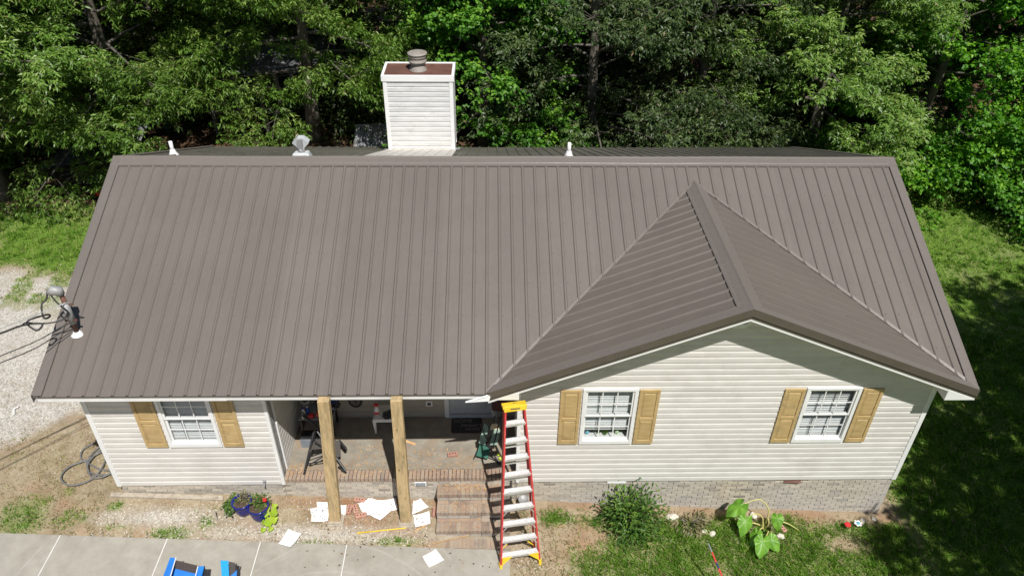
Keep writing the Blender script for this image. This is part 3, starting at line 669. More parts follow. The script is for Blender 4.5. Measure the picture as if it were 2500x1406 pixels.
# main eave: fascia boards, dark drip gap, soffit and porch ceiling
MB().box((.03, .012, ZE-.135), (3.02, .036, ZE-.025)).build('fascia', 'white', house, bev=.003)
MB().box((2.98, .018, ZE-.125), (7.24, .034, ZE-.025)).build('fascia', 'white', house, bev=.003)
MB().box((.0, -.012, ZE-.025), (7.24, .04, ZE-.0)).build('drip_edge', 'trim_dark', house)
MB().box((.03, .036, SOF-.02), (7.26, O+.02, SOF)).build('soffit', 'white', house)
MB().box((PX0, O+.02, SOF-.02), (PX1, PY1, SOF)).build('porch_ceiling', 'white', house)
MB().box((.02, 2*R-.036, ZE-.135), (L-.02, 2*R-.012, ZE-.025)).build('fascia', 'white', house)
MB().box((.03, YB, SOF-.02), (L-.03, 2*R-.036, SOF)).build('soffit', 'white', house)
# boxed eave returns at the feet of the front gable
def ret(x0, x1, zb, fn, name='eave_return'):
    MB().prism([(x0, zb), (x1, zb), (x1, fn(x1, 0)-.17), (x0, fn(x0, 0)-.17)], 'y', -.016, O+.06).build(name, 'white', house, bev=.003)
ret(7.262, 7.726, 2.535, lambda x, y: max(hgl(x, y), 2.725)); ret(14.742, 15.225, 2.47, lambda x, y: max(hgr(x, y), 2.66))
MB().add([(7.27, -.03, 2.66), (7.19, -.06, 2.65), (6.86, -.07, 2.535), (7.24, -.05, 2.545), (7.27, .0, 2.67), (7.19, -.03, 2.66), (6.86, -.04, 2.54), (7.24, .0, 2.55)],
         [(0, 1, 2, 3), (7, 6, 5, 4), (0, 4, 5, 1), (1, 5, 6, 2), (2, 6, 7, 3), (3, 7, 4, 0)]).build('loose_fascia_flap', 'white', house)

# ---- walls: sheathing part with each siding course as a board under it
def course(n): return SB+n*CO
def board_prof(z0, top=None):
    t = z0+CO if top is None else top
    return [(0.0, z0-.006), (-.016, z0-.006), (-.019, z0+.002), (-.018, z0+.076), (-.011, z0+.094), (-.003, t+.004), (0.0, t+.004)]
def board(parent, axis, pos, sgn, z0, ua, ub, mat='siding', slope=None):
    """one siding course; axis 'x': runs along x on plane y=pos, facing sgn*y; axis 'y' the same on plane x=pos. slope(z)->(lo,hi) trims the ends"""
    pr = board_prof(z0); n = len(pr); vs = []
    for end in (0, 1):
        for d, z in pr:
            lo, hi = (ua, ub) if slope is None else slope(z)
            u = max(lo, ua) if end == 0 else min(hi, ub)
            if end == 1 and u < vs_u: u = vs_u
            if end == 0: vs_u = u
            w_ = pos+(-d)*sgn if sgn > 0 else pos+d
            vs.append((u, w_, z) if axis == 'x' else (w_, u, z))
    # guard crossing ends
    for j in range(n):
        a, b = vs[j], vs[n+j]
        i = 0 if axis == 'x' else 1
        if b[i] < a[i]:
            m = (a[i]+b[i])/2
            vs[j] = (m, a[1], a[2]) if axis == 'x' else (a[0], m, a[2]); vs[n+j] = (m, b[1], b[2]) if axis == 'x' else (b[0], m, b[2])
    fs = [tuple(range(n-1, -1, -1)), tuple(range(n, 2*n))]+[(i, (i+1) % n, n+(i+1) % n, n+i) for i in range(n)]
    return MB().add(vs, fs).build('siding_board', mat, parent)
WINS = [(1.63, 2.545, 'l'), (8.825, 9.76, 'm'), (12.635, 13.575, 'r')]
WZ0, WZ1 = 1.066, 2.395; WC0, WC1 = 8, 18    # courses 8..17 stop at the windows
# left front wall
wl = MB()
wl.box((XL+.01, O+.002, SB), (1.68, O+.10, SOF)).box((2.50, O+.002, SB), (PX0-.01, O+.10, SOF)).box((1.68, O+.002, SB), (2.50, O+.10, WZ0+.05)).box((1.68, O+.002, WZ1-.06), (2.50, O+.10, SOF))
wl = wl.build('front_wall', 'sheath', house)
for n in range(20):
    z0 = course(n)
    for a, b in ([(XL, 1.66), (2.52, PX0-.02)] if WC0 <= n < WC1 else [(XL, PX0-.02)]):
        if z0+CO < SOF+.1: board(wl, 'x', O, -1, z0+random.uniform(-.0015, .0015), a, b)
# front gable wall
wg = MB()
def gtop(x): return (hgl(x, 0) if x < XC else hgr(x, 0))-.17
for a, b in ((PX1+.01, 8.88), (9.70, 12.69), (13.52, XR-.01)):
    poly = [(a, SB), (b, SB), (b, gtop(b))]+([(XC, gtop(XC))] if a < XC < b else [])+[(a, gtop(a))]
    wg.prism(poly, 'y', O+.002, O+.10)
for a, b in ((8.88, 9.70), (12.69, 13.52)):
    wg.box((a, O+.002, SB), (b, O+.10, WZ0+.05)).prism([(a, WZ1-.06), (b, WZ1-.06), (b, gtop(b)), (a, gtop(a))], 'y', O+.002, O+.10)
wg = wg.build('gable_wall', 'sheath', house)
def gsl(z):
    lo = XV+(z+.15-ZE)/SL; hi = L-(z+.15-ZE)/SR
    return (lo, hi)
for n in range(33):
    z0 = course(n)
    segs = [(PX1+.02, 8.86), (9.72, 12.67), (13.54, XR)] if WC0 <= n < WC1 else [(PX1+.02, XR)]
    for a, b in segs:
        lo, hi = gsl(z0+CO)
        if hi-lo < .15: continue
        cuts = [a, b]
        if b-a > 2.4 and hi-lo > 3:
            q = max(a, lo); s_ = q+.6+2.6*random.random()
            while s_ < min(b, hi)-.5: cuts.insert(-1, s_); s_ += 3.66
        for j in range(len(cuts)-1): board(wg, 'x', O-.0022*(j % 2), -1, z0+random.uniform(-.0012, .0012), cuts[j]-(.012 if j else 0), cuts[j+1], slope=gsl)
# porch walls: left side (faces +x), back (faces -y), right side (faces -x)
ws = MB().box((PX0-.10, O+.10, SB), (PX0-.002, PY1+.1, SOF)).build('porch_side_wall', 'sheath', house)
for n in range(20):
    z0 = course(n)+.11
    if z0+CO < SOF+.02: board(ws, 'y', PX0, 1, z0, .70, PY1-.02)
MB().box((PX0+.003, .66, FZ), (PX0+.03, .70, 1.35)).box((PX0+.003, .66, 1.45), (PX0+.03, .70, SOF-.02)).build('j_channel', 'white', house)
wb = MB().box((PX0, PY1+.002, FZ-.05), (6.36, PY1+.10, SOF)).box((7.32, PY1+.002, FZ-.05), (PX1, PY1+.10, SOF)).box((6.36, PY1+.002, 2.24), (7.32, PY1+.1, SOF)).build('porch_back_wall', 'sheath', house)
for n in range(20):
    z0 = FZ+.02+n*CO
    if z0+CO < SOF+.02:
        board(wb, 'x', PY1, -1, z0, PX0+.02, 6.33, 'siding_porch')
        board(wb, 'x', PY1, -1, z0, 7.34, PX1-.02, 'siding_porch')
wr = MB().box((PX1+.002, O+.10, SB), (PX1+.10, PY1+.1, SOF)).build('porch_side_wall', 'sheath', house)
for n in range(20):
    z0 = course(n)+.11
    if z0+CO < SOF+.02: board(wr, 'y', PX1, -1, z0, O+.03, PY1-.02)
# side and back walls
def endtop(y): return (hfront(0, y) if y < R else hback(0, y))-.12
for xa, sg in ((XL, -1), (XR, 1)):
    ww = MB().prism([(O, SB), (YB, SB), (YB, endtop(YB)), (R, endtop(R)), (O, endtop(O))], 'x', xa-.05*(sg > 0)-.0, xa+.05*(sg < 0)-.0).build('side_wall', 'sheath', house)
    def esl(z): return ((z+.12-ZE)/S, 2*R-(z+.12-ZE)/S)
    for n in range(33):
        lo, hi = esl(course(n)+CO)
        if hi-lo < .2: continue
        board(ww, 'y', xa, sg, course(n), O, YB, slope=esl)
ww = MB().box((XL, YB-.06, SB), (XR, YB-.002, SOF)).build('back_wall', 'sheath', house)
for n in range(19): board(ww, 'x', YB, 1, course(n), XL, XR)
# corner trims
def corner(name, x0, x1, y0, y1, z0, z1): MB().box((x0, y0, z0), (x1, y1, z1)).build(name, 'white', house, bev=.004)
corner('corner_trim', XL-.03, XL+.055, O-.028, O+.08, SB-.015, SOF-.02)
corner('corner_trim', XR-.055, XR+.03, O-.028, O+.08, SB-.015, 2.60)
corner('corner_trim', PX0-.03, PX0+.03, O-.028, O+.03, SB-.01, SOF-.02)
corner('corner_trim', PX1-.03, PX1+.03, O-.028, O+.03, SB-.01, SOF-.005)
# near-black panels behind the windows stand in for unlit rooms
MB().box((XL+.2, O+.5, .05), (PX0-.25, O+.55, 2.5)).box((PX1+.2, O+.5, .05), (XR-.2, O+.55, 2.5)).build('dark_room_panel', 'dark_room', house)

# ---- windows
def window(x0, x1, kind):
    z0, z1 = WZ0, WZ1; cx = (x0+x1)/2
    m = MB(); c = .055; yf = O-.045; yb = O+.03
    m.box((x0, yf, z0), (x0+c, yb, z1)).box((x1-c, yf, z0), (x1, yb, z1)).box((x0+c, yf, z1-c), (x1-c, yb, z1)).box((x0+c, yf, z0), (x1-c, yb, z0+c+.03))
    win = m.build('window', 'white', house, bev=.004)
    ix0, ix1, iz0, iz1 = x0+c, x1-c, z0+c+.03, z1-c; zm = iz0+(iz1-iz0)*.5
    def sash(za, zb, yo):
        s = .032
        o = MB().box((ix0, yo, za), (ix0+s, yo+.028, zb)).box((ix1-s, yo, za), (ix1, yo+.028, zb)).box((ix0+s, yo, za), (ix1-s, yo+.028, za+s)).box((ix0+s, yo, zb-s), (ix1-s, yo+.028, zb)).build('sash', 'white', win, bev=.002)
        MB().box((ix0+s, yo+.012, za+s), (ix1-s, yo+.016, zb-s)).build('pane', 'glass', win)
        g = .016
        for i in (1, 2):
            xx = ix0+s+(ix1-ix0-2*s)*i/3
            MB().box((xx-g/2, yo+.002, za+s), (xx+g/2, yo+.011, zb-s)).build('muntin', 'white', win)
        zz = (za+zb)/2
        MB().box((ix0+s, yo+.003, zz-g/2), (ix1-s, yo+.010, zz+g/2)).build('muntin', 'white', win)
    sash(zm-.018, iz1, O-.022); sash(iz0, zm+.018, O+.006)
    # blind
    bot = {'l': iz0+.03, 'm': iz0+.17, 'r': iz0+.02}[kind]
    z = iz1-.03; i = 0
    tilt = {'l': .75, 'm': .7, 'r': .6}[kind]
    while z > bot+.03:
        t = tilt+random.uniform(-.08, .08)-(0.5 if kind == 'r' and z > iz1-.3 else 0)
        dy, dz = .025*math.cos(t), .025*math.sin(t); sag = random.uniform(-.002, .002)
        MB().add([(ix0+.015, O+.085-dy, z-dz), (ix1-.015, O+.085-dy, z-dz+sag), (ix1-.015, O+.085+dy, z+dz+sag), (ix0+.015, O+.085+dy, z+dz),
                  (ix0+.015, O+.085-dy, z-dz+.003), (ix1-.015, O+.085-dy, z-dz+.003+sag), (ix1-.015, O+.085+dy, z+dz+.003+sag), (ix0+.015, O+.085+dy, z+dz+.003)],
                 [(3, 2, 1, 0), (4, 5, 6, 7), (0, 1, 5, 4), (1, 2, 6, 5), (2, 3, 7, 6), (3, 0, 4, 7)]).build('blind_slat', 'blind', win)
        z -= .043
    MB().box((ix0+.012, O+.065, bot), (ix1-.012, O+.105, bot+.028)).build('blind_rail', 'white', win, bev=.003)
    for i in (.28, .62): MB().box((ix0+(ix1-ix0)*i, O+.055, bot), (ix0+(ix1-ix0)*i+.006, O+.059, iz1)).build('blind_cord', 'greyplastic', win)
    MB().box((ix0, O+.034, iz0-.03), (ix1, O+.2, iz0+.0)).build('inner_sill', 'white', win)
    return win
for a, b, kd in WINS: window(a, b, kd)
# ---- shutters: slab with two raised panels
def shutter(x0, x1):
    z0, z1 = 1.072, 2.372; yb = O-.021; yf = O-.048; st = .055
    zm = z0+(z1-z0)*.475
    o = MB().box((x0, yb-.012, z0), (x1, yb, z1)).box((x0, yf, z0), (x0+st, yb-.012, z1)).box((x1-st, yf, z0), (x1, yb-.012, z1))
    for a, b in ((z0, z0+.095), (zm-.035, zm+.035), (z1-.065, z1)): o.box((x0+st, yf, a), (x1-st, yb-.012, b))
    o = o.build('shutter', 'shutter', house, bev=.004)
    for a, b in ((z0+.095, zm-.035), (zm+.035, z1-.065)):
        p = MB(); xa, xb = x0+st+.012, x1-st-.012; a += .012; b -= .012; t = .028
        p.add([(xa, yb-.013, a), (xb, yb-.013, a), (xb, yb-.013, b), (xa, yb-.013, b), (xa+t, yf+.002, a+t), (xb-t, yf+.002, a+t), (xb-t, yf+.002, b-t), (xa+t, yf+.002, b-t)],
              [(4, 5, 6, 7), (0, 1, 5, 4), (1, 2, 6, 5), (2, 3, 7, 6), (3, 0, 4, 7)]).build('shutter_panel', 'shutter', o)
for a, b in ((1.225, 1.60), (2.575, 2.93), (8.445, 8.80), (9.785, 10.135), (12.255, 12.61), (13.60, 13.955)): shutter(a, b)

# ---- front door
d = MB().box((6.43, PY1-.005, FZ+.09), (7.27, PY1+.045, 2.22))
door = d.build('door', 'door', house, bev=.004)
for (a, b, c_, e) in ((6.53, 6.82, .38, .98), (6.90, 7.18, .38, .98), (6.53, 6.82, 1.12, 2.05), (6.90, 7.18, 1.12, 2.05)):
    MB().add([(a, PY1-.0045, c_), (b, PY1-.0045, c_), (b, PY1-.0045, e), (a, PY1-.0045, e), (a+.03, PY1-.016, c_+.03), (b-.03, PY1-.016, c_+.03), (b-.03, PY1-.016, e-.03), (a+.03, PY1-.016, e-.03)],
             [(4, 5, 6, 7), (0, 1, 5, 4), (1, 2, 6, 5), (2, 3, 7, 6), (3, 0, 4, 7)]).build('door_panel', 'door', door)
MB().lathe((6.50, PY1-.05, 1.05), [(.0, -.03), (.028, -.02), (.032, 0), (.028, .02), (0, .03)], 12).build('door_knob', 'steel', door, True)
MB().box((6.335, PY1-.03, FZ), (6.428, PY1+.06, 2.30)).box((7.272, PY1-.03, FZ), (7.35, PY1+.06, 2.30)).box((6.428, PY1-.03, 2.222), (7.272, PY1+.06, 2.30)).build('door_frame', 'white', house, bev=.004)
MB().box((6.428, PY1-.05, FZ+.004), (7.272, PY1+.04, FZ+.075)).build('door_threshold', 'door', house, bev=.004)
MB().box((5.97, PY1-.032, .47), (6.10, PY1-.018, .60)).build('outlet_plate', 'white', house, bev=.004)
MB().box((6.0, PY1-.037, .50), (6.07, PY1-.0325, .57)).build('outlet_cover', 'mark', house)
# ---- spigot, foundation vents, gable vent
MB().tube([(3.12, O-.02, .15), (3.12, O-.10, .15), (3.12, O-.12, .11)], .014, 8).lathe((3.12, O-.075, .165), [(.008, 0), (.008, .03), (.03, .032), (.03, .04), (0, .042)], 10).build('spigot', 'steel', house)
def octo(cx, cz, r): return [(cx+r*math.cos(math.pi/8+i*math.pi/4), cz+r*math.sin(math.pi/8+i*math.pi/4)) for i in range(8)]
gv = MB().prism(octo(11.195, 3.96, .28), 'y', O-.05, O-.021).build('gable_vent', 'white', house, bev=.006)
for i in range(7):
    z = 3.78+i*.055; hw = min(.2, .26-abs(z-3.96)*.7)
    MB().bar((11.195-hw, O-.060, z), (11.195+hw, O-.060, z), .004, .05, (0, -.5, .9)).build('louvre', 'white', gv)

# ---- brick foundation, each brick its own piece up to 300, the rest joined
BL, BH, BD = .193, .057, .09
bme = MB().box((0, 0, 0), (BL, BD, BH)).mesh('brick', 'brick')
bhalf = MB().box((0, 0, 0), (BL*.47, BD, BH)).mesh('brick', 'brick')
fnd = MB().box((PX1, O+.012, -1.25), (XR-.0, O+.2, SB-.006)).box((XL+.02, O+.012, -.6), (PX0-.0, O+.2, SB-.006)).box((XR-.2, O+.2, -1.3), (XR, YB-.03, SB-.006)).box((XL+.02, O+.2, -.7), (XL+.2, YB-.03, SB-.006)).box((XL+.2, YB-.2, -1.3), (XR-.2, YB-.03, SB-.006)).build('foundation', 'mortar', house)
PITCH_X, PITCH_Z = .203, .0667
cand = []
VENTS = [(9.42, 9.80), (12.75, 13.12)]
for x0, x1 in ((PX1, XR), (XL+.03, PX0-.01)):
    r_ = 0
    while True:
        zt = SB-.008-r_*PITCH_Z; zb = zt-BH
        if zt < -1.15: break
        off = (r_ % 2)*PITCH_X/2; x = x0-off
        while x < x1-.02:
            a, b = max(x, x0), min(x+BL, x1)
            if b-a > .04 and zt > Gf((a+b)/2, O)-.02 and not (r_ == 0 and any(a < v1 and b > v0 for v0, v1 in VENTS)):
                cand.append((r_, a, b, zb))
            x += PITCH_X
        r_ += 1
cand.sort(key=lambda c: c[0])
rest = MB()
for i, (r_, a, b, zb) in enumerate(cand):
    dy = random.uniform(-.003, .003)
    if i < 300 and (b-a > BL-.005 or b-a < BL*.6):
        me = bme if b-a > BL-.005 else bhalf
        link('brick', me, fnd, loc=(a, O-.002+dy, zb))
    elif i < 300: MB().box((a, O-.002+dy, zb), (b, O+.08, zb+BH)).build('brick', 'brick', fnd)
    else: rest.box((a, O-.002+dy, zb), (b, O+.08, zb+BH))
if rest.v:
    rb = rest.build('brick_courses', 'brick_attr', fnd); rb['kind'] = 'stuff'
    at = rb.data.attributes.new('tint', 'FLOAT', 'FACE'); at.data.foreach_set('value', np.repeat(RNG.random(len(rest.f)//6), 6).astype(np.float32))
v = MB().box((9.43, O-.012, SB-.075), (9.79, O+.05, SB-.012)).build('foundation_vent', 'white', house, bev=.004)
for i in range(3): MB().box((9.45, O-.016, SB-.066+i*.018), (9.77, O-.0125, SB-.056+i*.018)).build('louvre', 'white', v)
v = MB().box((12.76, O+.02, SB-.075), (13.11, O+.05, SB-.008)).build('foundation_vent', 'gap', house)
MB().add([(12.76, O-.03, SB-.075), (13.08, O-.045, SB-.078), (13.10, O+.02, SB-.045), (12.78, O+.02, SB-.06), (12.76, O-.03, SB-.070), (13.08, O-.045, SB-.073), (13.10, O+.02, SB-.04), (12.78, O+.02, SB-.055)],
         [(3, 2, 1, 0), (4, 5, 6, 7), (0, 1, 5, 4), (1, 2, 6, 5), (2, 3, 7, 6), (3, 0, 4, 7)]).build('vent_flap', 'rust', v)

# ---- chimney on the back slope
CX0, CX1, CY0, CY1, CZ0, CZ1 = 4.865, 6.425, 7.45, 8.30, 2.95, 5.20
ch = MB().box((CX0+.02, CY0+.02, CZ0), (CX1-.02, CY1-.02, CZ1-.02)).build('chimney', 'white_chim', house)
zz = 3.40
while zz < CZ1-.16:
    board(ch, 'x', CY0+.018, -1, zz, CX0+.07, CX1-.07, 'white_chim'); board(ch, 'x', CY1-.018, 1, zz, CX0+.07, CX1-.07, 'white_chim')
    board(ch, 'y', CX0+.018, -1, zz, CY0+.07, CY1-.07, 'white_chim'); board(ch, 'y', CX1-.018, 1, zz, CY0+.07, CY1-.07, 'white_chim')
    zz += .119
for x in (CX0, CX1):
    for y in (CY0, CY1):
        sx = 1 if x == CX0 else -1; sy = 1 if y == CY0 else -1
        MB().box((min(x, x+sx*.085), min(y-sy*.012, y+sy*.085), CZ0+.3), (max(x, x+sx*.085), max(y-sy*.012, y+sy*.085), CZ1-.14)).build('corner_trim', 'white_chim_trim', ch, bev=.004)
t = MB(); e = .028
t.box((CX0-e, CY0-e, CZ1-.135), (CX1+e, CY0+.03, CZ1)).box((CX0-e, CY1-.03, CZ1-.135), (CX1+e, CY1+e, CZ1)).box((CX0-e, CY0+.03, CZ1-.135), (CX0+.03, CY1-.03, CZ1)).box((CX1-.03, CY0+.03, CZ1-.135), (CX1+e, CY1-.03, CZ1))
t.build('top_band', 'white_chim_trim', ch, bev=.004)
MB().box((CX0+.03, CY0+.03, CZ1-.05), (CX1-.03, CY1-.03, CZ1-.018)).build('chase_cover', 'rust', ch)
fx, fy = 5.63, 7.86
MB().lathe((fx, fy, CZ1-.03), [(.20, 0), (.20, .03), (.165, .05), (.165, .17), (.155, .18), (.155, .2)], 28).build('flue', 'flue', ch, True)
MB().lathe((fx, fy, CZ1+.15), [(.155, 0), (.205, .02), (.205, .06), (.19, .07), (.19, .12), (.205, .13), (.205, .19), (.0, .20)], 28).build('flue_cap', 'flue', ch, True)
MB().lathe((fx, fy, CZ1+.34), [(.0, 0), (.222, .005), (.222, .03), (.18, .045), (0, .05)], 28).build('flue_lid', 'flue', ch, True)
# stained saddle sheet between ridge and chimney, plus side flashings
MB().add(*slab_from(hback, [(4.75, R+.2), (6.5, R+.2), (6.46, CY0+.01), (4.84, CY0+.01)], .038, .044)).build('saddle_flashing', 'saddle', roof)
for x in (4.98, 5.2, 5.43, 5.66, 5.88, 6.12, 6.34):
    MB().add(*slab_from(hback, [(x, R+.21), (x+.03, R+.21), (x+.03, CY0), (x, CY0)], .044, .056)).build('saddle_rib', 'saddle', roof)
for xa in (CX0-.1, CX1-.02):
    MB().add(*slab_from(hback, [(xa, CY0-.12), (xa+.12, CY0-.12), (xa+.12, CY1), (xa, CY1)], .045, .05)).build('step_flashing', 'alu', roof)
# plumbing vents on the back slope near the ridge
def onback(x, y): return hback(x, y)+.012
for x, y, h in ((.75, 5.45, .30), (8.86, 5.15, .30)):
    z = onback(x, y)
    vp = MB().lathe((x, y, z-.1), [(.105, .06), (.10, .11), (.075, .14), (.05, .22), (.045, .23)], 18).build('vent_boot', 'white', roof, True)
    MB().lathe((x, y, z), [(.037, .0), (.037, h), (.030, h+.002), (.030, h-.05)], 16).build('vent_pipe', 'white', vp, True)
# white hooded exhaust vent with folded cap
x, y = 3.47, 5.1; z = onback(x, y)
vp = MB().add(*[(lambda: ([(x-.19, y-.14, z+.05), (x+.19, y-.14, z+.05), (x+.19, y+.14, z-.07), (x-.19, y+.14, z-.07), (x-.15, y-.1, z+.11), (x+.15, y-.1, z+.11), (x+.13, y+.1, z+.09), (x-.13, y+.1, z+.09)], [(3, 2, 1, 0), (4, 5, 6, 7), (0, 1, 5, 4), (1, 2, 6, 5), (2, 3, 7, 6), (3, 0, 4, 7)]))()][0]).build('exhaust_base', 'greywhite', roof, bev=.015)
MB().lathe((x, y, z), [(.07, .05), (.07, .2)], 14).build('exhaust_pipe', 'steel', vp, True)
c = MB(); zc = z+.27
hexa = [(-.055, .11), (.055, .11), (.16, .02), (.16, .005), (.05, -.10), (-.05, -.10), (-.16, .005), (-.16, .02)]
c.prism([(x+a, zc+b) for a, b in hexa], 'y', y-.0, y+.17)
c.build('exhaust_hood', 'greywhite', vp)
MB().box((x-.05, y-.07, zc-.085), (x+.05, y-.002, zc+.11)).build('exhaust_flap', 'steel', vp, bev=.004)
# service mast near the left rake
mx, my = .387, 1.03; mz = hfront(0, my)+.012
sm = MB().lathe((mx, my, mz-.03), [(.105, .0), (.105, .02), (.075, .04), (.055, .07), (.047, .08)], 24).build('mast_boot', 'white', roof, True)
MB().lathe((mx, my, mz), [(.04, .0), (.04, .82)], 16).build('mast_pipe', 'rust', sm, True)
MB().lathe((mx, my, mz+.22), [(.055, .0), (.055, .42)], 16).build('mast_sleeve', 'steel', sm, True)
MB().tube([(mx, my, mz+.80), (mx-.02, my-.0, mz+.88), (mx-.09, my-.02, mz+.90), (mx-.16, my-.03, mz+.86)], [.06, .085, .085, .05], 14).build('weatherhead', 'steel', sm, True)
MB().box((mx-.10, my-.03, mz+.28), (mx+.10, my-.005, mz+.31)).box((mx-.02, my-.01, mz+.60), (mx+.13, my+.01, mz+.62)).build('mast_clamp', 'rust', sm)

# ------------------------------------------------------------------ porch (its own masonry platform)
porch = thing('porch', 'concrete porch with brick edge recessed between the house wings', 'porch', (5.6, 1.2, -.4))
MB().box((PX0+.0, O+.212, -.5), (PX1-.0, PY1+.0, FZ)).build('slab', 'porch_floor', porch)
pw = MB().box((PX0+.0, O+.012, -.7), (PX1, O+.212, FZ-.096)).build('porch_front', 'mortar', porch)
rl = MB().box((0, 0, 0), (.062, .205, .092)).mesh('brick', 'brick_red')
x = PX0+.02
while x < PX1-.06:
    link('brick', rl, pw, loc=(x, O-.004+random.uniform(-.004, .004), FZ-.092+random.uniform(-.001, .003))); x += .0735
r_ = 0
pb = MB().box((0, 0, 0), (BL, BD, BH)).mesh('brick', 'brick')
while True:
    zt = FZ-.103-r_*PITCH_Z
    if zt < -.55: break
    x = PX0+.005-(r_ % 2)*PITCH_X/2
    while x < PX1-.05:
        if x > PX0-.03 and zt > Gf(x, O)-.03 and x+BL < PX1+.02 and not (5.78 < x+BL/2 < 6.12 and r_ in (0, 1)): link('brick', pb, pw, loc=(x, O-.0+random.uniform(-.003, .003), zt-BH))
        x += PITCH_X
    r_ += 1
v = MB().box((5.84, O-.006, FZ-.215), (6.06, O+.05, FZ-.11)).build('foundation_vent', 'white', porch, bev=.004)
for i in range(3): MB().box((5.86, O-.011, FZ-.205+i*.03), (6.04, O-.0065, FZ-.185+i*.03)).build('louvre', 'greyplastic', v)

# brick steps
steps = thing('brick_steps', 'worn red brick steps leading up to the porch', 'steps', (6.95, -.1, -.55))
SX0, SX1 = 6.27, 7.62
core = MB()
prev = O-.006
for i, (yn, zt) in enumerate(((.16, -.02), (-.11, -.19), (-.38, -.36))):
    core.box((SX0+.01, yn+.02, -.75+.001*i), (SX1-.01, prev-.001, zt-.012))
    prev = yn+.02
core = core.build('step_core', 'mortar', steps)
rl2 = MB().box((0, 0, 0), (.063, .195, .09)).mesh('brick', 'brick_red')
st2 = MB().box((0, 0, 0), (.193, .088, .085)).mesh('brick', 'brick_red')
for yn, zt in ((.16, -.02), (-.11, -.19), (-.38, -.36)):
    x = SX0
    while x < SX1-.05:
        link('brick', rl2, core, loc=(x, yn+random.uniform(-.004, .004), zt-.09+random.uniform(-.002, .003))); x += .0745
    x = SX0+.005
    while x < SX1-.15:
        link('brick', st2, core, loc=(x, yn+.203, zt-.087+random.uniform(-.002, .002)))
        link('brick', pb, core, loc=(x, yn+.006, zt-.155)); x += .2035
# paver landing at the foot of the steps
pav = thing('paver_landing', 'row of worn brick pavers between bottom step and sidewalk', 'pavers', (6.95, -.53, -.55))
MB().box((6.36, -.655, -.64), (7.6, -.40, -.515)).build('paver_bed', 'mortar', pav)
x = 6.38
while x < 7.56:
    link('brick', rl2, pav, loc=(x, -.64+random.uniform(-.01, .01), -.535-.09+.014+random.uniform(0, .006)-.002*(x-6.4)+.02)); x += .073
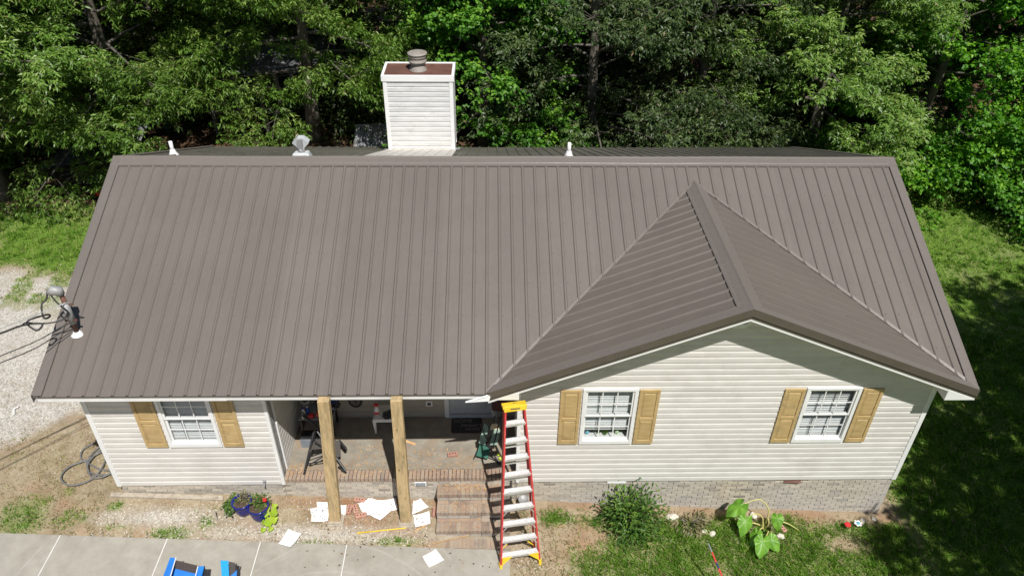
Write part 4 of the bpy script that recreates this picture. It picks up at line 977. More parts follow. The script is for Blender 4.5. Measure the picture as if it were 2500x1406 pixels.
# ------------------------------------------------------------------ trees
def tree_mesh(seed, H, z0, Rc, nl, leafL, leafW, nleaf, leafmat, r0=.22, droop=.55, lean=(0, 0), low=1.0, star=8):
    """returns (trunk mesh, limb mesh, crown mesh): tapered trunk, limbs with side branches, leaf sprays at the branch ends"""
    r = np.random.default_rng(seed); tm = MB(); lm = MB()
    npt = 9; tp = []
    bx, by = 0.0, 0.0
    for i in range(npt):
        t = i/(npt-1); tp.append((lean[0]*t+.12*math.sin(3*t+seed), lean[1]*t+.12*math.cos(2.3*t+seed)-.12*math.cos(seed), H*t))
    rad = [r0*(1.35 if i == 0 else 1)*(1-.88*(i/(npt-1)))+.015 for i in range(npt)]
    tp[0] = (tp[0][0], tp[0][1], -.25)
    tm.tube(tp, rad, 10)
    def trunk_at(z):
        t = min(max(z/H, 0), 1)*(npt-1); i = min(int(t), npt-2); f = t-i
        return np.array(tp[i])*(1-f)+np.array(tp[i+1])*f
    C = []   # clump centres with size and value
    for k in range(nl):
        u = (k+r.random())/nl; z = z0+(H*.96-z0)*u**1.15
        az = k*2.39996+r.uniform(-.5, .5)
        pr = (1-.75*u**1.6)*(.82+.36*r.random())*(1.0 if u > .15 else low)
        ln = Rc*pr; el = -.02+.95*u+r.uniform(-.3, .3)
        p0 = trunk_at(z); d = np.array([math.cos(az)*math.cos(el), math.sin(az)*math.cos(el), math.sin(el)])
        pts = []
        side = np.array([-math.sin(az), math.cos(az), 0]); bend = r.uniform(-.25, .25)
        for i in range(6):
            t = i/5; q = p0+d*ln*t+side*bend*ln*t*t+np.array([0, 0, -.22*ln*t*t*(1-u*.6)]); pts.append(q)
        lm.tube([tuple(q) for q in pts], [max(.008, r0*.26*(1-.9*t)*(.5+.5*pr)) for t in np.linspace(0, 1, 6)], 5, False)
        nsub = max(4, int(ln*2.1))
        for j in range(nsub):
            t = .25+.75*(j+r.random()*.8)/nsub; i = min(int(t*5), 4); f = t*5-i; b = pts[i]*(1-f)+pts[min(i+1, 5)]*f
            sl = ln*(.16+.30*(1-t))*r.uniform(.6, 1.3)+.25; sa = (1 if j % 2 else -1)*r.uniform(.5, 1.2)
            dd = d*math.cos(sa)+side*math.sin(sa)+np.array([0, 0, r.uniform(-.45, .6)]); dd /= np.linalg.norm(dd)
            e = b+dd*sl+np.array([0, 0, -.12*sl])
            lm.tube([tuple(b), tuple((b+e)/2+np.array([0, 0, .06*sl])), tuple(e)], [.010, .006, .003], 4, False)
            C.append((*e, r.uniform(.42, .75), r.random())); 
            if sl > .8: C.append((*(b*.45+e*.55), r.uniform(.34, .55), r.random()))
        C.append((*pts[-1], r.uniform(.4, .6), r.random()))
    C = np.array(C); nC = len(C)
    per = max(8, int(nleaf/nC/star))            # sprays per clump
    ci = np.repeat(np.arange(nC), per); n = len(ci)
    off = unit(r.normal(size=(n, 3)))*(r.random((n, 1))**.45); off[:, 2] = off[:, 2]*.78+.06
    tip = C[ci, :3]+off*C[ci, 3:4]
    # star shaped sprays, leaves hang outward and down
    ti = np.repeat(np.arange(n), star); m = len(ti)
    a = r.uniform(0, 2*np.pi, m); out = np.stack([np.cos(a), np.sin(a), -droop*r.uniform(.2, 1.9, m)], -1)+off[ti]*.5
    P = tip[ti]+r.normal(0, .03, (m, 3))
    Nn = np.stack([r.normal(.1, .4, m), r.normal(-.35, .4, m), np.ones(m)], -1)
    V, F = leaves(P, out, Nn, leafL*r.uniform(.6, 1.2, m), leafW*r.uniform(.7, 1.2, m), .12, .15)
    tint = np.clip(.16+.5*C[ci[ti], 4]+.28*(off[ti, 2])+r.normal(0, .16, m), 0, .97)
    if leafmat in ('leaf_oak', 'leaf_dark'): tint[r.random(m) < .012] = 1
    return tm.mesh('trunk', 'bark', True), lm.mesh('limbs', 'bark_pale', True), fastmesh('crown', V, F, leafmat, tint)
ARCH = {
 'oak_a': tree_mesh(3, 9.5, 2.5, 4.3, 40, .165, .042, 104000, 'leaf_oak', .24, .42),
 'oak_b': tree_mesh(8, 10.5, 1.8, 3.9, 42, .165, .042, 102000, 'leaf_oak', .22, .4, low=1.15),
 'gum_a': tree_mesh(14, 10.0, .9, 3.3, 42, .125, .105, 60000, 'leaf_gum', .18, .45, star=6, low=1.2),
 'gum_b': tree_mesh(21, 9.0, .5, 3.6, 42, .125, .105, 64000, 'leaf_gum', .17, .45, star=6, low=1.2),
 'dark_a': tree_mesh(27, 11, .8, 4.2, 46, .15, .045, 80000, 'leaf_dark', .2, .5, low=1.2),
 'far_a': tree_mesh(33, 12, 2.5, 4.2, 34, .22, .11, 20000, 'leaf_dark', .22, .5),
}
def tree(kind, name, label, x, y, s=1.0, rot=0.0, grp=None, sz=None):
    t = thing(name, label, 'tree', (x, y, Gf(x, y)), grp)
    t.rotation_euler = (0, 0, rot); t.scale = (s, s, sz or s)
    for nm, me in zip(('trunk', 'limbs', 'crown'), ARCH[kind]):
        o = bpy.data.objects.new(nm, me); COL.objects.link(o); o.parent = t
    return t
EDGE = 'trees along the back edge of the yard'
tree('oak_a', 'oak_tree', 'leftmost oak with drooping narrow leaves hanging over the back lawn', -7.5, 11.6, 1.0, .4, EDGE)
tree('oak_b', 'oak_tree', 'broad sunlit oak with narrow olive leaves above the fallen metal sheets', -4.7, 14.3, 1.05, 2.1, EDGE)
tree('oak_a', 'oak_tree', 'oak with thick bare trunk standing between the shed and the chimney', 1.05, 15.9, 1.0, 3.6, EDGE)
tree('gum_a', 'sweetgum_tree', 'bright green broad leaved tree just right of the chimney', 6.9, 15.6, 1.0, 1.0, EDGE)
tree('dark_a', 'oak_tree', 'dark shaded oak behind the right half of the roof ridge', 10.6, 15.8, 1.0, .3, EDGE)
tree('dark_a', 'oak_tree', 'dim olive oak behind the small front gable peak', 14.6, 16.2, .95, 4.4, EDGE)
tree('oak_a', 'oak_tree', 'oak with pale sunlit branch tips left of the bright green trees', 18.6, 15.6, .92, 5.2, EDGE)
tree('gum_b', 'sweetgum_tree', 'bright green star leaved tree at the right end of the wood', 22.6, 16.0, 1.05, 2.5, EDGE)
tree('gum_a', 'sweetgum_tree', 'bright green broad leaved tree at the far right edge of view', 26.6, 14.6, 1.0, 4.0, EDGE)
far_labels = {
 -11: 'dim tree deep in the wood behind the leftmost oak', -6: 'dim tree deep in the wood behind the broad sunlit oak', -1.5: 'dim tree in the wood behind the shed roof',
 3.6: 'dim tree in the wood left of the chimney top', 8.6: 'dim tree in the wood right behind the chimney and sweetgum', 12.6: 'dim tree in the wood between the dark oak and the olive oak',
 16.8: 'dim leaning tree in the wood left of the pale tipped oak', 21.0: 'dim tree in the wood behind the bright star leaved tree', 25.8: 'dim tree in the wood at its far right end'}
for i, (x, lb) in enumerate(far_labels.items()):
    tree(('far_a', 'dark_a', 'far_a')[i % 3], 'forest_tree', lb, x, 20.3+1.3*math.sin(i*2.1), 1.0+.12*math.sin(i*1.7), i*1.9, 'trees deeper in the wood')
back_labels = ['leftmost', 'second from left', 'third from left', 'fourth from left', 'fifth from left', 'sixth from left', 'seventh from left', 'rightmost']
for i in range(8):
    tree('far_a', 'forest_tree', 'shadowy tree of the rearmost row in the wood, '+back_labels[i], -13+i*6.3, 26.5+1.5*math.cos(i*1.3), 1.15, i*2.7, 'rearmost trees of the wood')
# big shade trees off the right side of the yard: their shade falls over the right lawn
ARCH['shade'] = tree_mesh(51, 13, 6.3, 4.6, 32, .22, .085, 17000, 'leaf_oak', .28, .5)
for i, (x, y, s, lb) in enumerate(((20.3, -6.4, 1.0, 'tall oak at the right of the front yard shading the grass'), (21.7, -1.7, 1.0, 'tall oak nearest the right side wall of the house'), (25.3, -4.0, 1.0, 'tall oak farther out past the right front corner'), (25.0, -.6, 1.0, 'tall oak shading the middle of the right lawn'))):
    tree('shade', 'shade_oak_tree', lb, x, y, s, i*2.2, 'shade trees right of the house')

# ---- bushes and undergrowth
def bush_mesh(seed, rx, ry, rz, n, ll, lw, mat, droop=.2, stems=10):
    r = np.random.default_rng(seed); sm = MB()
    for k in range(stems):
        a = r.uniform(0, 6.28); q = np.array([math.cos(a)*rx*r.uniform(.3, .8), math.sin(a)*ry*r.uniform(.3, .8), rz*r.uniform(.7, 1.25)])
        sm.tube([(0.04*math.cos(a), .04*math.sin(a), -.05), tuple(q*np.array([.45, .45, .6])), tuple(q)], [.016, .010, .004], 5, False)
    nc = max(12, n//70); c = unit(r.normal(size=(nc, 3)))*(r.random((nc, 1))**.35); c[:, 2] = np.abs(c[:, 2])*1.25
    c = c*np.array([rx, ry, rz])*.85; c[:, 2] += .12*rz; cv = r.random(nc)
    ci = r.integers(0, nc, n); sp = min(rx, ry, rz)*.34
    off = r.normal(0, 1, (n, 3))*sp*np.array([1, 1, .7]); P = c[ci]+off; P[:, 2] = np.maximum(P[:, 2], .02)
    D = unit(P*np.array([1, 1, .6]))+r.normal(0, .5, (n, 3))+np.array([0, 0, -droop])
    V, F = leaves(P, D, np.stack([r.normal(0, .4, n), r.normal(0, .4, n), np.ones(n)], -1), ll*r.uniform(.6, 1.25, n), lw*r.uniform(.7, 1.2, n), .14, .12)
    t = np.clip(.2+.4*cv[ci]+.3*(P[:, 2]/(rz*1.2)-.4)+r.normal(0, .15, n), 0, .97)
    if mat in ('leaf_bush', 'leaf_pot'): t[r.random(n) < .05] = 1
    return sm.mesh('stems', 'bark', True), fastmesh('foliage', V, F, mat, t)
BUSH = {'a': bush_mesh(61, 1.2, .9, 1.0, 5200, .11, .07, 'leaf_bush'), 'b': bush_mesh(62, 1.5, 1.1, 1.4, 6500, .13, .09, 'leaf_gum'),
        'c': bush_mesh(63, 1.0, 1.0, .7, 4200, .10, .06, 'leaf_bush'), 'd': bush_mesh(64, 1.4, 1.2, 1.7, 6500, .13, .055, 'leaf_dark')}
def bush(kind, name, label, cat, x, y, s=1.0, rot=0, grp=None, store=BUSH):
    t = thing(name, label, cat, (x, y, Gf(x, y)), grp); t.rotation_euler = (0, 0, rot); t.scale = (s, s, s)
    for nm, me in zip(('stems', 'foliage'), store[kind]):
        o = bpy.data.objects.new(nm, me); COL.objects.link(o); o.parent = t
UG = 'bushes at the edge of the wood'
for i, (k_, x, y, s, lb) in enumerate((
  ('a', 8.2, 16.2, .8, 'low yellow green bush just right of the chimney base'), ('c', 10.4, 15.6, .9, 'low dim bush behind the right vent pipe'),
  ('d', 13.2, 15.2, .9, 'dark bush behind the ridge above the front gable'), ('d', 16.2, 15.0, .95, 'dark bush behind the ridge near its right third'),
  ('b', 19.0, 14.6, .95, 'bright fern like bush behind the right end of the ridge'), ('a', 20.9, 14.3, 1.0, 'low leafy bush nearest the right corner of the ridge'),
  ('b', 22.9, 15.0, 1.1, 'tall bright bush beneath the star leaved tree'), ('a', 23.6, 13.9, 1.0, 'yellow green bush at the top of the right lawn'),
  ('d', 25.6, 13.0, 1.0, 'dark bush at the right edge above the lawn'), ('c', 22.0, 13.5, .8, 'small reddish bush at the left end of the right lawn edge'),
  ('c', 24.6, 12.7, .85, 'small dark bush in the middle of the lawn edge'), ('b', 26.6, 14.8, 1.2, 'large leafy bush at the far right of the wood edge'),
  ('d', -5.9, 14.8, .8, 'dark bush under the broad oak on the left'), ('c', -9.0, 13.8, .8, 'small bush under the leftmost oak'),
  ('d', 3.6, 16.6, .9, 'dark bush left of the chimney'), ('d', 11.8, 17.0, 1.2, 'tall dark bush in the shade behind the ridge middle'), ('d', 17.6, 17.0, 1.3, 'tall dark bush deep behind the right ridge'), ('d', 2.5, 17.4, 1.5, 'tall dark bush in the gap between the thick trunk and chimney'), ('d', -7.6, 15.6, 1.4, 'tall dark bush filling the gap behind the leftmost oak'))):
    bush(k_, 'bush', lb, 'bush', x, y, s, i*1.3, UG)
# ivy and weeds running along the wood edge at the right: a mass nobody could count
def groundcover():
    r = np.random.default_rng(77); n = 30000
    x = r.uniform(16, 28, n); y = r.uniform(11.8, 16.5, n); e = y+0.25*(x-22)+(fbm(x, y, .8, 9)-.5)*1.6
    k = (e > 13.0) & (e < 16) & (r.random(n) < .35+.65*(fbm(x, y, 1.1, 19) > .48)); x, y = x[k], y[k]; n = len(x)
    P = np.stack([x, y, G(x, y)+r.uniform(.02, .35, n)*fbm(x, y, 1.4, 8)], -1); a = r.uniform(0, 6.28, n)
    V, F = leaves(P, np.stack([np.cos(a), np.sin(a), r.uniform(-.2, .5, n)], -1), np.stack([r.normal(0, .4, n), r.normal(0, .4, n), np.ones(n)], -1), r.uniform(.07, .14, n), r.uniform(.05, .1, n))
    t = np.clip(.45+.4*(fbm(x, y, 1.2, 31)-.5)+r.normal(0, .2, n), 0, .97); t[r.random(n) < .12] = 1
    o = link('ground_cover', fastmesh('ground_cover', V, F, 'leaf_bush', t)); o['kind'] = 'stuff'; o['label'] = 'low ivy and weeds along the wood edge'; o['category'] = 'ground cover'
groundcover()
# ------------------------------------------------------------------ things about the house
def quad_slab(name, pts, zoff, th, mat, parent=None, curl=0.0):
    """thin sheet through four plan points, lying on the ground"""
    n = 4; vs = []
    for t in (0, th):
        for i, (x, y) in enumerate(pts): vs.append((x, y, Gf(x, y)+zoff+t+curl*(i % 2)))
    return MB().add(vs, [(3, 2, 1, 0), (4, 5, 6, 7), (0, 1, 5, 4), (1, 2, 6, 5), (2, 3, 7, 6), (3, 0, 4, 7)]).build(name, mat, parent)
# ---- temporary lumber posts
def post(label, xt, xb, zb, w, seed):
    t = thing('lumber_post', label, 'post', (xb, -.09, zb), 'temporary lumber posts holding up the porch eave')
    p = MB(); rows = 9
    r = random.Random(seed)
    pr = []
    for i in range(rows):
        f = i/(rows-1); cx = xb+(xt-xb)*f+r.uniform(-.004, .004); z = zb+.04+(ZE-.03-zb-.04)*f; ww = w*(1.08-.10*f)/2
        pr.append([(cx-ww, -.135-.02*(1-f), z), (cx+ww, -.135-.02*(1-f), z), (cx+ww, .0-.02*(1-f), z), (cx-ww, .0-.02*(1-f), z)])
    vs = [q for row in pr for q in row]; fs = []
    for i in range(rows-1):
        for k_ in range(4): fs.append((i*4+k_, i*4+(k_+1) % 4, (i+1)*4+(k_+1) % 4, (i+1)*4+k_))
    fs += [(3, 2, 1, 0), tuple(range((rows-1)*4, rows*4))]
    p.add(vs, fs).build('beam', 'lumber', t, bev=.006)
    MB().box((xb-.13, -.24, zb-.02), (xb+.15, .03, zb+.018)).build('base_plate', 'oldwood', t, bev=.004)
    MB().box((xb-.12, -.20, zb+.019), (xb+.12, .01, zb+.042)).build('shim', 'oldwood', t, bev=.004)
post('rough pine lumber post nearer the black folding chair', 4.60, 4.42, -.385, .19, 1)
post('smooth pine lumber post in the middle of the porch opening', 5.755, 5.70, -.435, .185, 2)

# ---- stepladder, folded and leaning on the eave return
lad = thing('stepladder', 'red fibreglass stepladder with yellow cap leaning beside the porch steps', 'ladder', (7.78, -.93, -.57))
FL, FR = Vector((7.43, -1.02, -.53)), Vector((8.12, -.88, -.58)); TL, TR = Vector((7.50, -.13, 2.46)), Vector((7.805, -.07, 2.46))
up_ = ((TL+TR)/2-(FL+FR)/2).normalized(); rt_ = (FR-FL).normalized(); nrm = rt_.cross(up_).normalized()   # nrm points back or front
if nrm.y < 0: nrm = -nrm
for a, b in ((FL, TL), (FR, TR)):
    MB().bar(a, b, .030, .085, nrm).build('front_rail', 'redfg', lad, bev=.004)
for a, b in ((FL, TL), (FR, TR)):
    a2 = a+(FR-FL)*(.06 if a is FL else -.06)+nrm*.17+up_*.12; b2 = b+nrm*.075
    MB().bar(a2, b2, .026, .06, nrm).build('rear_rail', 'redfg', lad, bev=.004)
for i in range(9):
    f = .085+i*.1035; a = FL.lerp(TL, f)+nrm*.0; b = FR.lerp(TR, f)
    s_ = MB().bar(a-nrm*.0, b, .085, .012, up_)
    # step as a channel: tread with front and back lips and ribs
    fl = Vector((0, -1, 0)); fl = (fl-rt_*fl.dot(rt_)).normalized()
    s_ = MB().bar(a, b, .095, .010, (0, 0, 1)); s_.bar(a+fl*.046-Vector((0, 0, .022)), b+fl*.046-Vector((0, 0, .022)), .006, .05, (0, 0, 1)); s_.bar(a-fl*.046-Vector((0, 0, .018)), b-fl*.046-Vector((0, 0, .018)), .006, .036, (0, 0, 1))
    for q in (-.03, -.015, 0, .015, .03): s_.bar(a+fl*q+Vector((0, 0, .006)), b+fl*q+Vector((0, 0, .006)), .004, .004, (0, 0, 1))
    s_.build('step', 'alu', lad)
    if i < 4:
        for e0, e1, sg in ((a, FL.lerp(TL, f-.045), 1), (b, FR.lerp(TR, f-.045), -1)):
            MB().bar(e0+rt_*sg*.13+fl*.03, e1+rt_*sg*.01+fl*.03, .012, .012).build('knee_brace', 'alu' if i else 'yellow', lad)
    if i < 7:
        a3 = (FL+nrm*.17).lerp(TL+nrm*.075, f+.045); b3 = (FR+nrm*.17).lerp(TR+nrm*.075, f+.045)
        MB().bar(a3, b3, .03, .022, nrm).build('rear_bar', 'alu', lad)
for p_, sg in ((FL, 1), (FR, -1)):
    f0 = p_.lerp(TL if sg > 0 else TR, .012)
    MB().bar(p_-up_*.03, p_+up_*.09, .05, .105, nrm).build('foot', 'yellow', lad, bev=.008)
    g0 = FL.lerp(TL, .085) if sg > 0 else FR.lerp(TR, .085)
    MB().add([tuple(g0+rt_*sg*.015+fl*.052), tuple(g0+rt_*sg*.19+fl*.052-Vector((0, 0, .02))), tuple(p_+up_*.10+rt_*sg*.02+fl*.052), tuple(g0+rt_*sg*.015+fl*.045), tuple(g0+rt_*sg*.19+fl*.045-Vector((0, 0, .02))), tuple(p_+up_*.10+rt_*sg*.02+fl*.045)],
             [(0, 1, 2), (5, 4, 3), (0, 3, 4, 1), (1, 4, 5, 2), (2, 5, 3, 0)]).build('corner_brace', 'yellow', lad)
    r2 = p_+(FR-FL)*(.06*sg)+nrm*.17
    MB().bar(r2+up_*.06, r2+up_*.15, .045, .08, nrm).build('foot', 'yellow', lad, bev=.006)
    MB().bar(r2+up_*.26+rt_*sg*.02, r2+up_*.36+rt_*sg*.13, .02, .03, nrm).build('corner_brace', 'yellow', lad)
c0 = (TL+TR)/2
cap = MB().bar(TL-rt_*.045+up_*.02+nrm*.03, TR+rt_*.045+up_*.02+nrm*.03, .15, .055, up_).build('top_cap', 'yellow', lad, bev=.010)
MB().bar(TL-rt_*.03+up_*.0-nrm*.052, TR+rt_*.03+up_*.0-nrm*.052, .012, .09, up_).build('cap_face', 'yellow', lad, bev=.006)
for q, ln in ((-.02, .06), (.05, .04), (.1, .05)):
    MB().bar(c0+up_*.049+rt_*q+nrm*.05, c0+up_*.049+rt_*(q+ln)+nrm*.05, .014, .004, up_).build('tool_slot', 'mark', cap)
MB().bar(c0-rt_*.08-nrm*.0595-up_*.0, c0+rt_*.08-nrm*.0595-up_*.0, .002, .022, up_).build('cap_label', 'mark', cap)
bpy.context.view_layer.update()

# ---- doormat with lettering
mt = thing('doormat', 'dark doormat with pale HOME sweet HOME lettering before the door', 'doormat', (6.78, 1.73, FZ))
bmx = bmesh.new(); m0 = MB()
def rrect(x0, x1, y0, y1, r, n=5):
    out = []
    for cx, cy, a0 in ((x1-r, y1-r, 0), (x0+r, y1-r, 90), (x0+r, y0+r, 180), (x1-r, y0+r, 270)):
        for i in range(n): a = math.radians(a0+90*i/(n-1)); out.append((cx+r*math.cos(a), cy+r*math.sin(a)))
    return out
MB().prism(rrect(6.47, 7.08, 1.525, 1.935, .05), 'z', FZ+.003, FZ+.013).build('mat_body', 'mat', mt)
def text(body, x, y, z, size, mat, parent, shear=0):
    c = bpy.data.curves.new('lettering', 'FONT'); c.body = body; c.size = size; c.align_x = 'CENTER'; c.extrude = .0008; c.shear = shear
    o = bpy.data.objects.new('lettering', c); COL.objects.link(o); bpy.context.view_layer.update()
    dg = bpy.context.evaluated_depsgraph_get(); me = bpy.data.meshes.new_from_object(o.evaluated_get(dg)); bpy.data.objects.remove(o)
    me.materials.clear(); me.materials.append(M[mat])
    return link('lettering', me, parent, loc=(x, y, z))
text('HOME', 6.70, 1.80, FZ+.0145, .13, 'mat_text', mt); text('sweet', 6.82, 1.685, FZ+.0145, .14, 'mat_text', mt, .3); text('HOME', 6.90, 1.585, FZ+.0145, .105, 'mat_text', mt)

# ---- folding chairs and clutter on the porch
def seat_panel(name, pts, th, mat, parent):
    a, b, c_, d_ = [Vector(p) for p in pts]; n_ = (b-a).cross(d_-a).normalized()*th
    return MB().add([a, b, c_, d_, a+n_, b+n_, c_+n_, d_+n_], [(3, 2, 1, 0), (4, 5, 6, 7), (0, 1, 5, 4), (1, 2, 6, 5), (2, 3, 7, 6), (3, 0, 4, 7)]).build(name, mat, parent, bev=.006)
bc = thing('folding_chair', 'black folding chair with crossed legs standing on the sunlit porch brick', 'chair', (4.1, .95, FZ))
for a, b in (((3.80, .52, FZ), (3.98, .98, .78)), ((3.86, .98, FZ), (3.99, 1.0, .78)), ((4.56, .60, FZ), (4.02, 1.06, .72)), ((4.50, 1.10, FZ), (3.74, 1.25, .95))):
    MB().tube([a, b], .021, 8).build('leg', 'black', bc)
for a, b in (((3.72, 1.32, .98), (4.18, .98, .70)), ((3.86, .72, .38), (4.24, .92, .36)), ((3.90, .62, .30), (4.25, .80, .42)), ((4.0, .86, .68), (4.4, .70, .42)), ((3.86, .66, .28), (4.34, .72, .34))):
    MB().tube([a, b], .012, 6).build('cross_bar', 'black', bc)
seat_panel('seat', [(3.92, .80, .50), (4.28, .86, .48), (4.24, 1.08, .50), (3.90, 1.04, .52)], .015, 'mesh_dark', bc)
seat_panel('backrest', [(4.28, .72, .34), (4.46, .78, .34), (4.44, .98, .56), (4.28, .98, .56)], .018, 'mesh_dark', bc)
MB().bar((4.42, .66, .20), (4.58, .52, .18), .045, .03).build('armrest', 'black', bc, bev=.008)
MB().bar((4.40, 1.04, .50), (4.56, .86, .46), .045, .03).build('armrest', 'black', bc, bev=.008)
tb = thing('side_table', 'small dark side table crowded with tools and bottles on the porch', 'table', (3.86, 1.68, FZ))
MB().box((3.56, 1.46, .60), (4.24, 1.90, .625)).build('table_top', 'greyplastic', tb, bev=.006)
for x in (3.60, 4.20):
    for y in (1.50, 1.86): MB().box((x-.018, y-.018, FZ), (x+.018, y+.018, .60)).build('leg', 'black', tb)
MB().box((3.62, 1.50, .28), (4.18, 1.86, .30)).build('lower_shelf', 'oldwood', tb)
TZ = .626
def bottle(label, x, y, z, r, h, mat, capmat, cat='bottle', nm='bottle'):
    t = thing(nm, label, cat, (x, y, z)); MB().lathe((x, y, z), [(r, 0), (r, h*.6), (r*.45, h*.75), (r*.4, h*.9)], 14).build('body', mat, t, True)
    MB().lathe((x, y, z+h*.9), [(r*.5, 0), (r*.5, h*.12)], 12).build('cap', capmat, t, True); return t
bottle('white spray can with blue cap at the table corner', 3.66, 1.56, TZ, .035, .2, 'plastic_white', 'blue')
bottle('blue bottle on the porch side table', 3.73, 1.62, TZ, .03, .18, 'blue', 'plastic_white')
bottle('silver can on the front edge of the porch side table', 3.66, 1.49, TZ, .03, .11, 'alu', 'alu', 'can', 'can')
def boxthing(nm, label, cat, a, b, mat, part='body', lid=None):
    t = thing(nm, label, cat, ((a[0]+b[0])/2, (a[1]+b[1])/2, a[2])); MB().box(a, b).build(part, mat, t, bev=.006)
    if lid: MB().box((a[0]+.004, a[1]+.004, b[2]+.0005), (b[0]-.004, b[1]-.004, b[2]+.012)).build('lid', lid, t, bev=.003)
    return t
boxthing('box', 'small red box on the porch side table', 'box', (3.76, 1.49, TZ), (3.86, 1.57, TZ+.05), 'red', lid='red')
boxthing('box', 'cream carton at the right edge of the porch side table', 'box', (4.10, 1.48, TZ), (4.20, 1.58, TZ+.09), 'cream', lid='cream')
boxthing('tool_case', 'orange tool case lying on the porch side table', 'case', (3.90, 1.52, TZ), (4.06, 1.66, TZ+.05), 'orange', lid='orange')
boxthing('box', 'pink red box behind the cream carton', 'box', (4.02, 1.70, TZ), (4.16, 1.84, TZ+.07), 'red', lid='maroon')
tl = thing('power_tool', 'dark hand tool lying across the porch side table', 'tool', (4.14, 1.64, TZ))
MB().tube([(4.06, 1.62, TZ+.04), (4.22, 1.70, TZ+.05)], .035, 10).build('motor', 'greyplastic', tl); MB().tube([(4.18, 1.68, TZ+.05), (4.20, 1.60, TZ+.03)], .022, 8).build('handle', 'black', tl)
bk = thing('bucket', 'white bucket with brushes behind the porch side table', 'bucket', (3.66, 1.80, TZ))
MB().lathe((3.66, 1.80, TZ), [(.07, 0), (.085, .17), (.09, .17), (.09, .185), (.075, .185), (.065, .03)], 18).build('pail', 'plastic_white', bk, True)
for i in range(4): MB().tube([(3.66+.02*i-.03, 1.80, TZ+.05), (3.60+.04*i, 1.82, TZ+.30)], .008, 6).build('brush_handle', 'black', bk)
fn_ = thing('paddle_fan', 'grey rounded panel standing upright behind the bucket', 'panel', (3.72, 1.90, TZ))
MB().prism([(3.66+.11*math.cos(a)*(.8), .93+.24*math.sin(a)) for a in np.linspace(0, 2*math.pi, 16, endpoint=False)], 'y', 1.88, 1.91).build('panel_face', 'greyplastic', fn_, bev=.006)
MB().tube([(3.66, 1.895, TZ), (3.66, 1.895, .72)], .012, 6).build('stem', 'black', fn_)
pile = thing('tool_bag', 'dark bag and cloth heaped against the porch back wall', 'bag', (4.05, 1.86, TZ))
for (x, y, z, r, m_) in ((3.98, 1.84, TZ+.10, .13, 'black'), (4.16, 1.86, TZ+.08, .11, 'navy'), (4.06, 1.87, TZ+.22, .12, 'navy'), (4.20, 1.84, TZ+.02, .10, 'black')):
    bm_ = bmesh.new(); bmesh.ops.create_icosphere(bm_, subdivisions=2, radius=r)
    for v_ in bm_.verts: v_.co = Vector((v_.co.x*1.2, v_.co.y*.7, v_.co.z*.85))*(1+.25*(random.random()-.5))+Vector((x, y, max(z, TZ+.0)))
    me = bpy.data.meshes.new('fold'); bm_.to_mesh(me); bm_.free(); me.materials.append(M[m_]); link('cloth_fold', me, pile)
wh = thing('wheel', 'dark wheel hanging on the wall behind the rough lumber post', 'wheel', (4.62, 1.9, .6))
MB().tube([(4.60+.12*math.cos(a), 1.90, .68+.16*math.sin(a)) for a in np.linspace(0, 2*math.pi, 18)], .02, 8, False).build('tyre', 'rubber', wh)
for i in range(4): a = i*math.pi/4; MB().tube([(4.60-.12*math.cos(a), 1.9, .68-.16*math.sin(a)), (4.60+.12*math.cos(a), 1.9, .68+.16*math.sin(a))], .006, 5).build('spoke', 'black', wh)
bx_ = boxthing('storage_box', 'olive plastic storage box under the porch side table', 'box', (3.62, 1.18, FZ), (3.98, 1.42, FZ+.22), 'greyplastic', lid='black')
# white resin stool with a spray bottle and gloves
ws_ = thing('resin_table', 'white plastic side table behind the middle lumber post', 'table', (5.2, 1.72, FZ))
MB().prism(rrect(4.98, 5.42, 1.52, 1.92, .04), 'z', .52, .545).build('table_top', 'plastic_white', ws_, bev=.005)
MB().box((4.99, 1.522, .47), (5.41, 1.535, .519)).build('apron', 'plastic_white', ws_)
for x in (5.0, 5.40):
    for y in (1.545, 1.90):
        MB().add([(x-.035, y-.02, .519), (x+.035, y-.02, .519), (x+.035, y+.02, .519), (x-.035, y+.02, .519), (x-.015, y-.012, FZ), (x+.015, y-.012, FZ), (x+.015, y+.012, FZ), (x-.015, y+.012, FZ)],
                 [(0, 1, 2, 3), (7, 6, 5, 4), (0, 4, 5, 1), (1, 5, 6, 2), (2, 6, 7, 3), (3, 7, 4, 0)]).build('leg', 'plastic_white', ws_)
sb = thing('spray_bottle', 'white spray bottle with red trigger on the resin table', 'bottle', (5.05, 1.66, .546))
MB().lathe((5.05, 1.66, .546), [(.055, 0), (.058, .12), (.05, .16), (.022, .2), (.02, .23)], 14).build('body', 'plastic_white', sb, True)
MB().box((5.0, 1.63, .777), (5.09, 1.69, .82)).build('trigger', 'red', sb, bev=.008); MB().box((5.005, 1.598, .60), (5.095, 1.603, .66)).build('label_band', 'red', sb)
gl = thing('work_gloves', 'dark work gloves heaped on the resin table', 'gloves', (5.24, 1.68, .546))
for i in range(7):
    x, y = 5.18+.04*(i % 4), 1.60+.05*(i//2)*.7
    MB().tube([(x, y, .565), (x+.03, y-.04, .59+.01*i), (x+.06, y-.09, .57)], [.03, .034, .018], 7).build('finger_fold', 'black', gl)
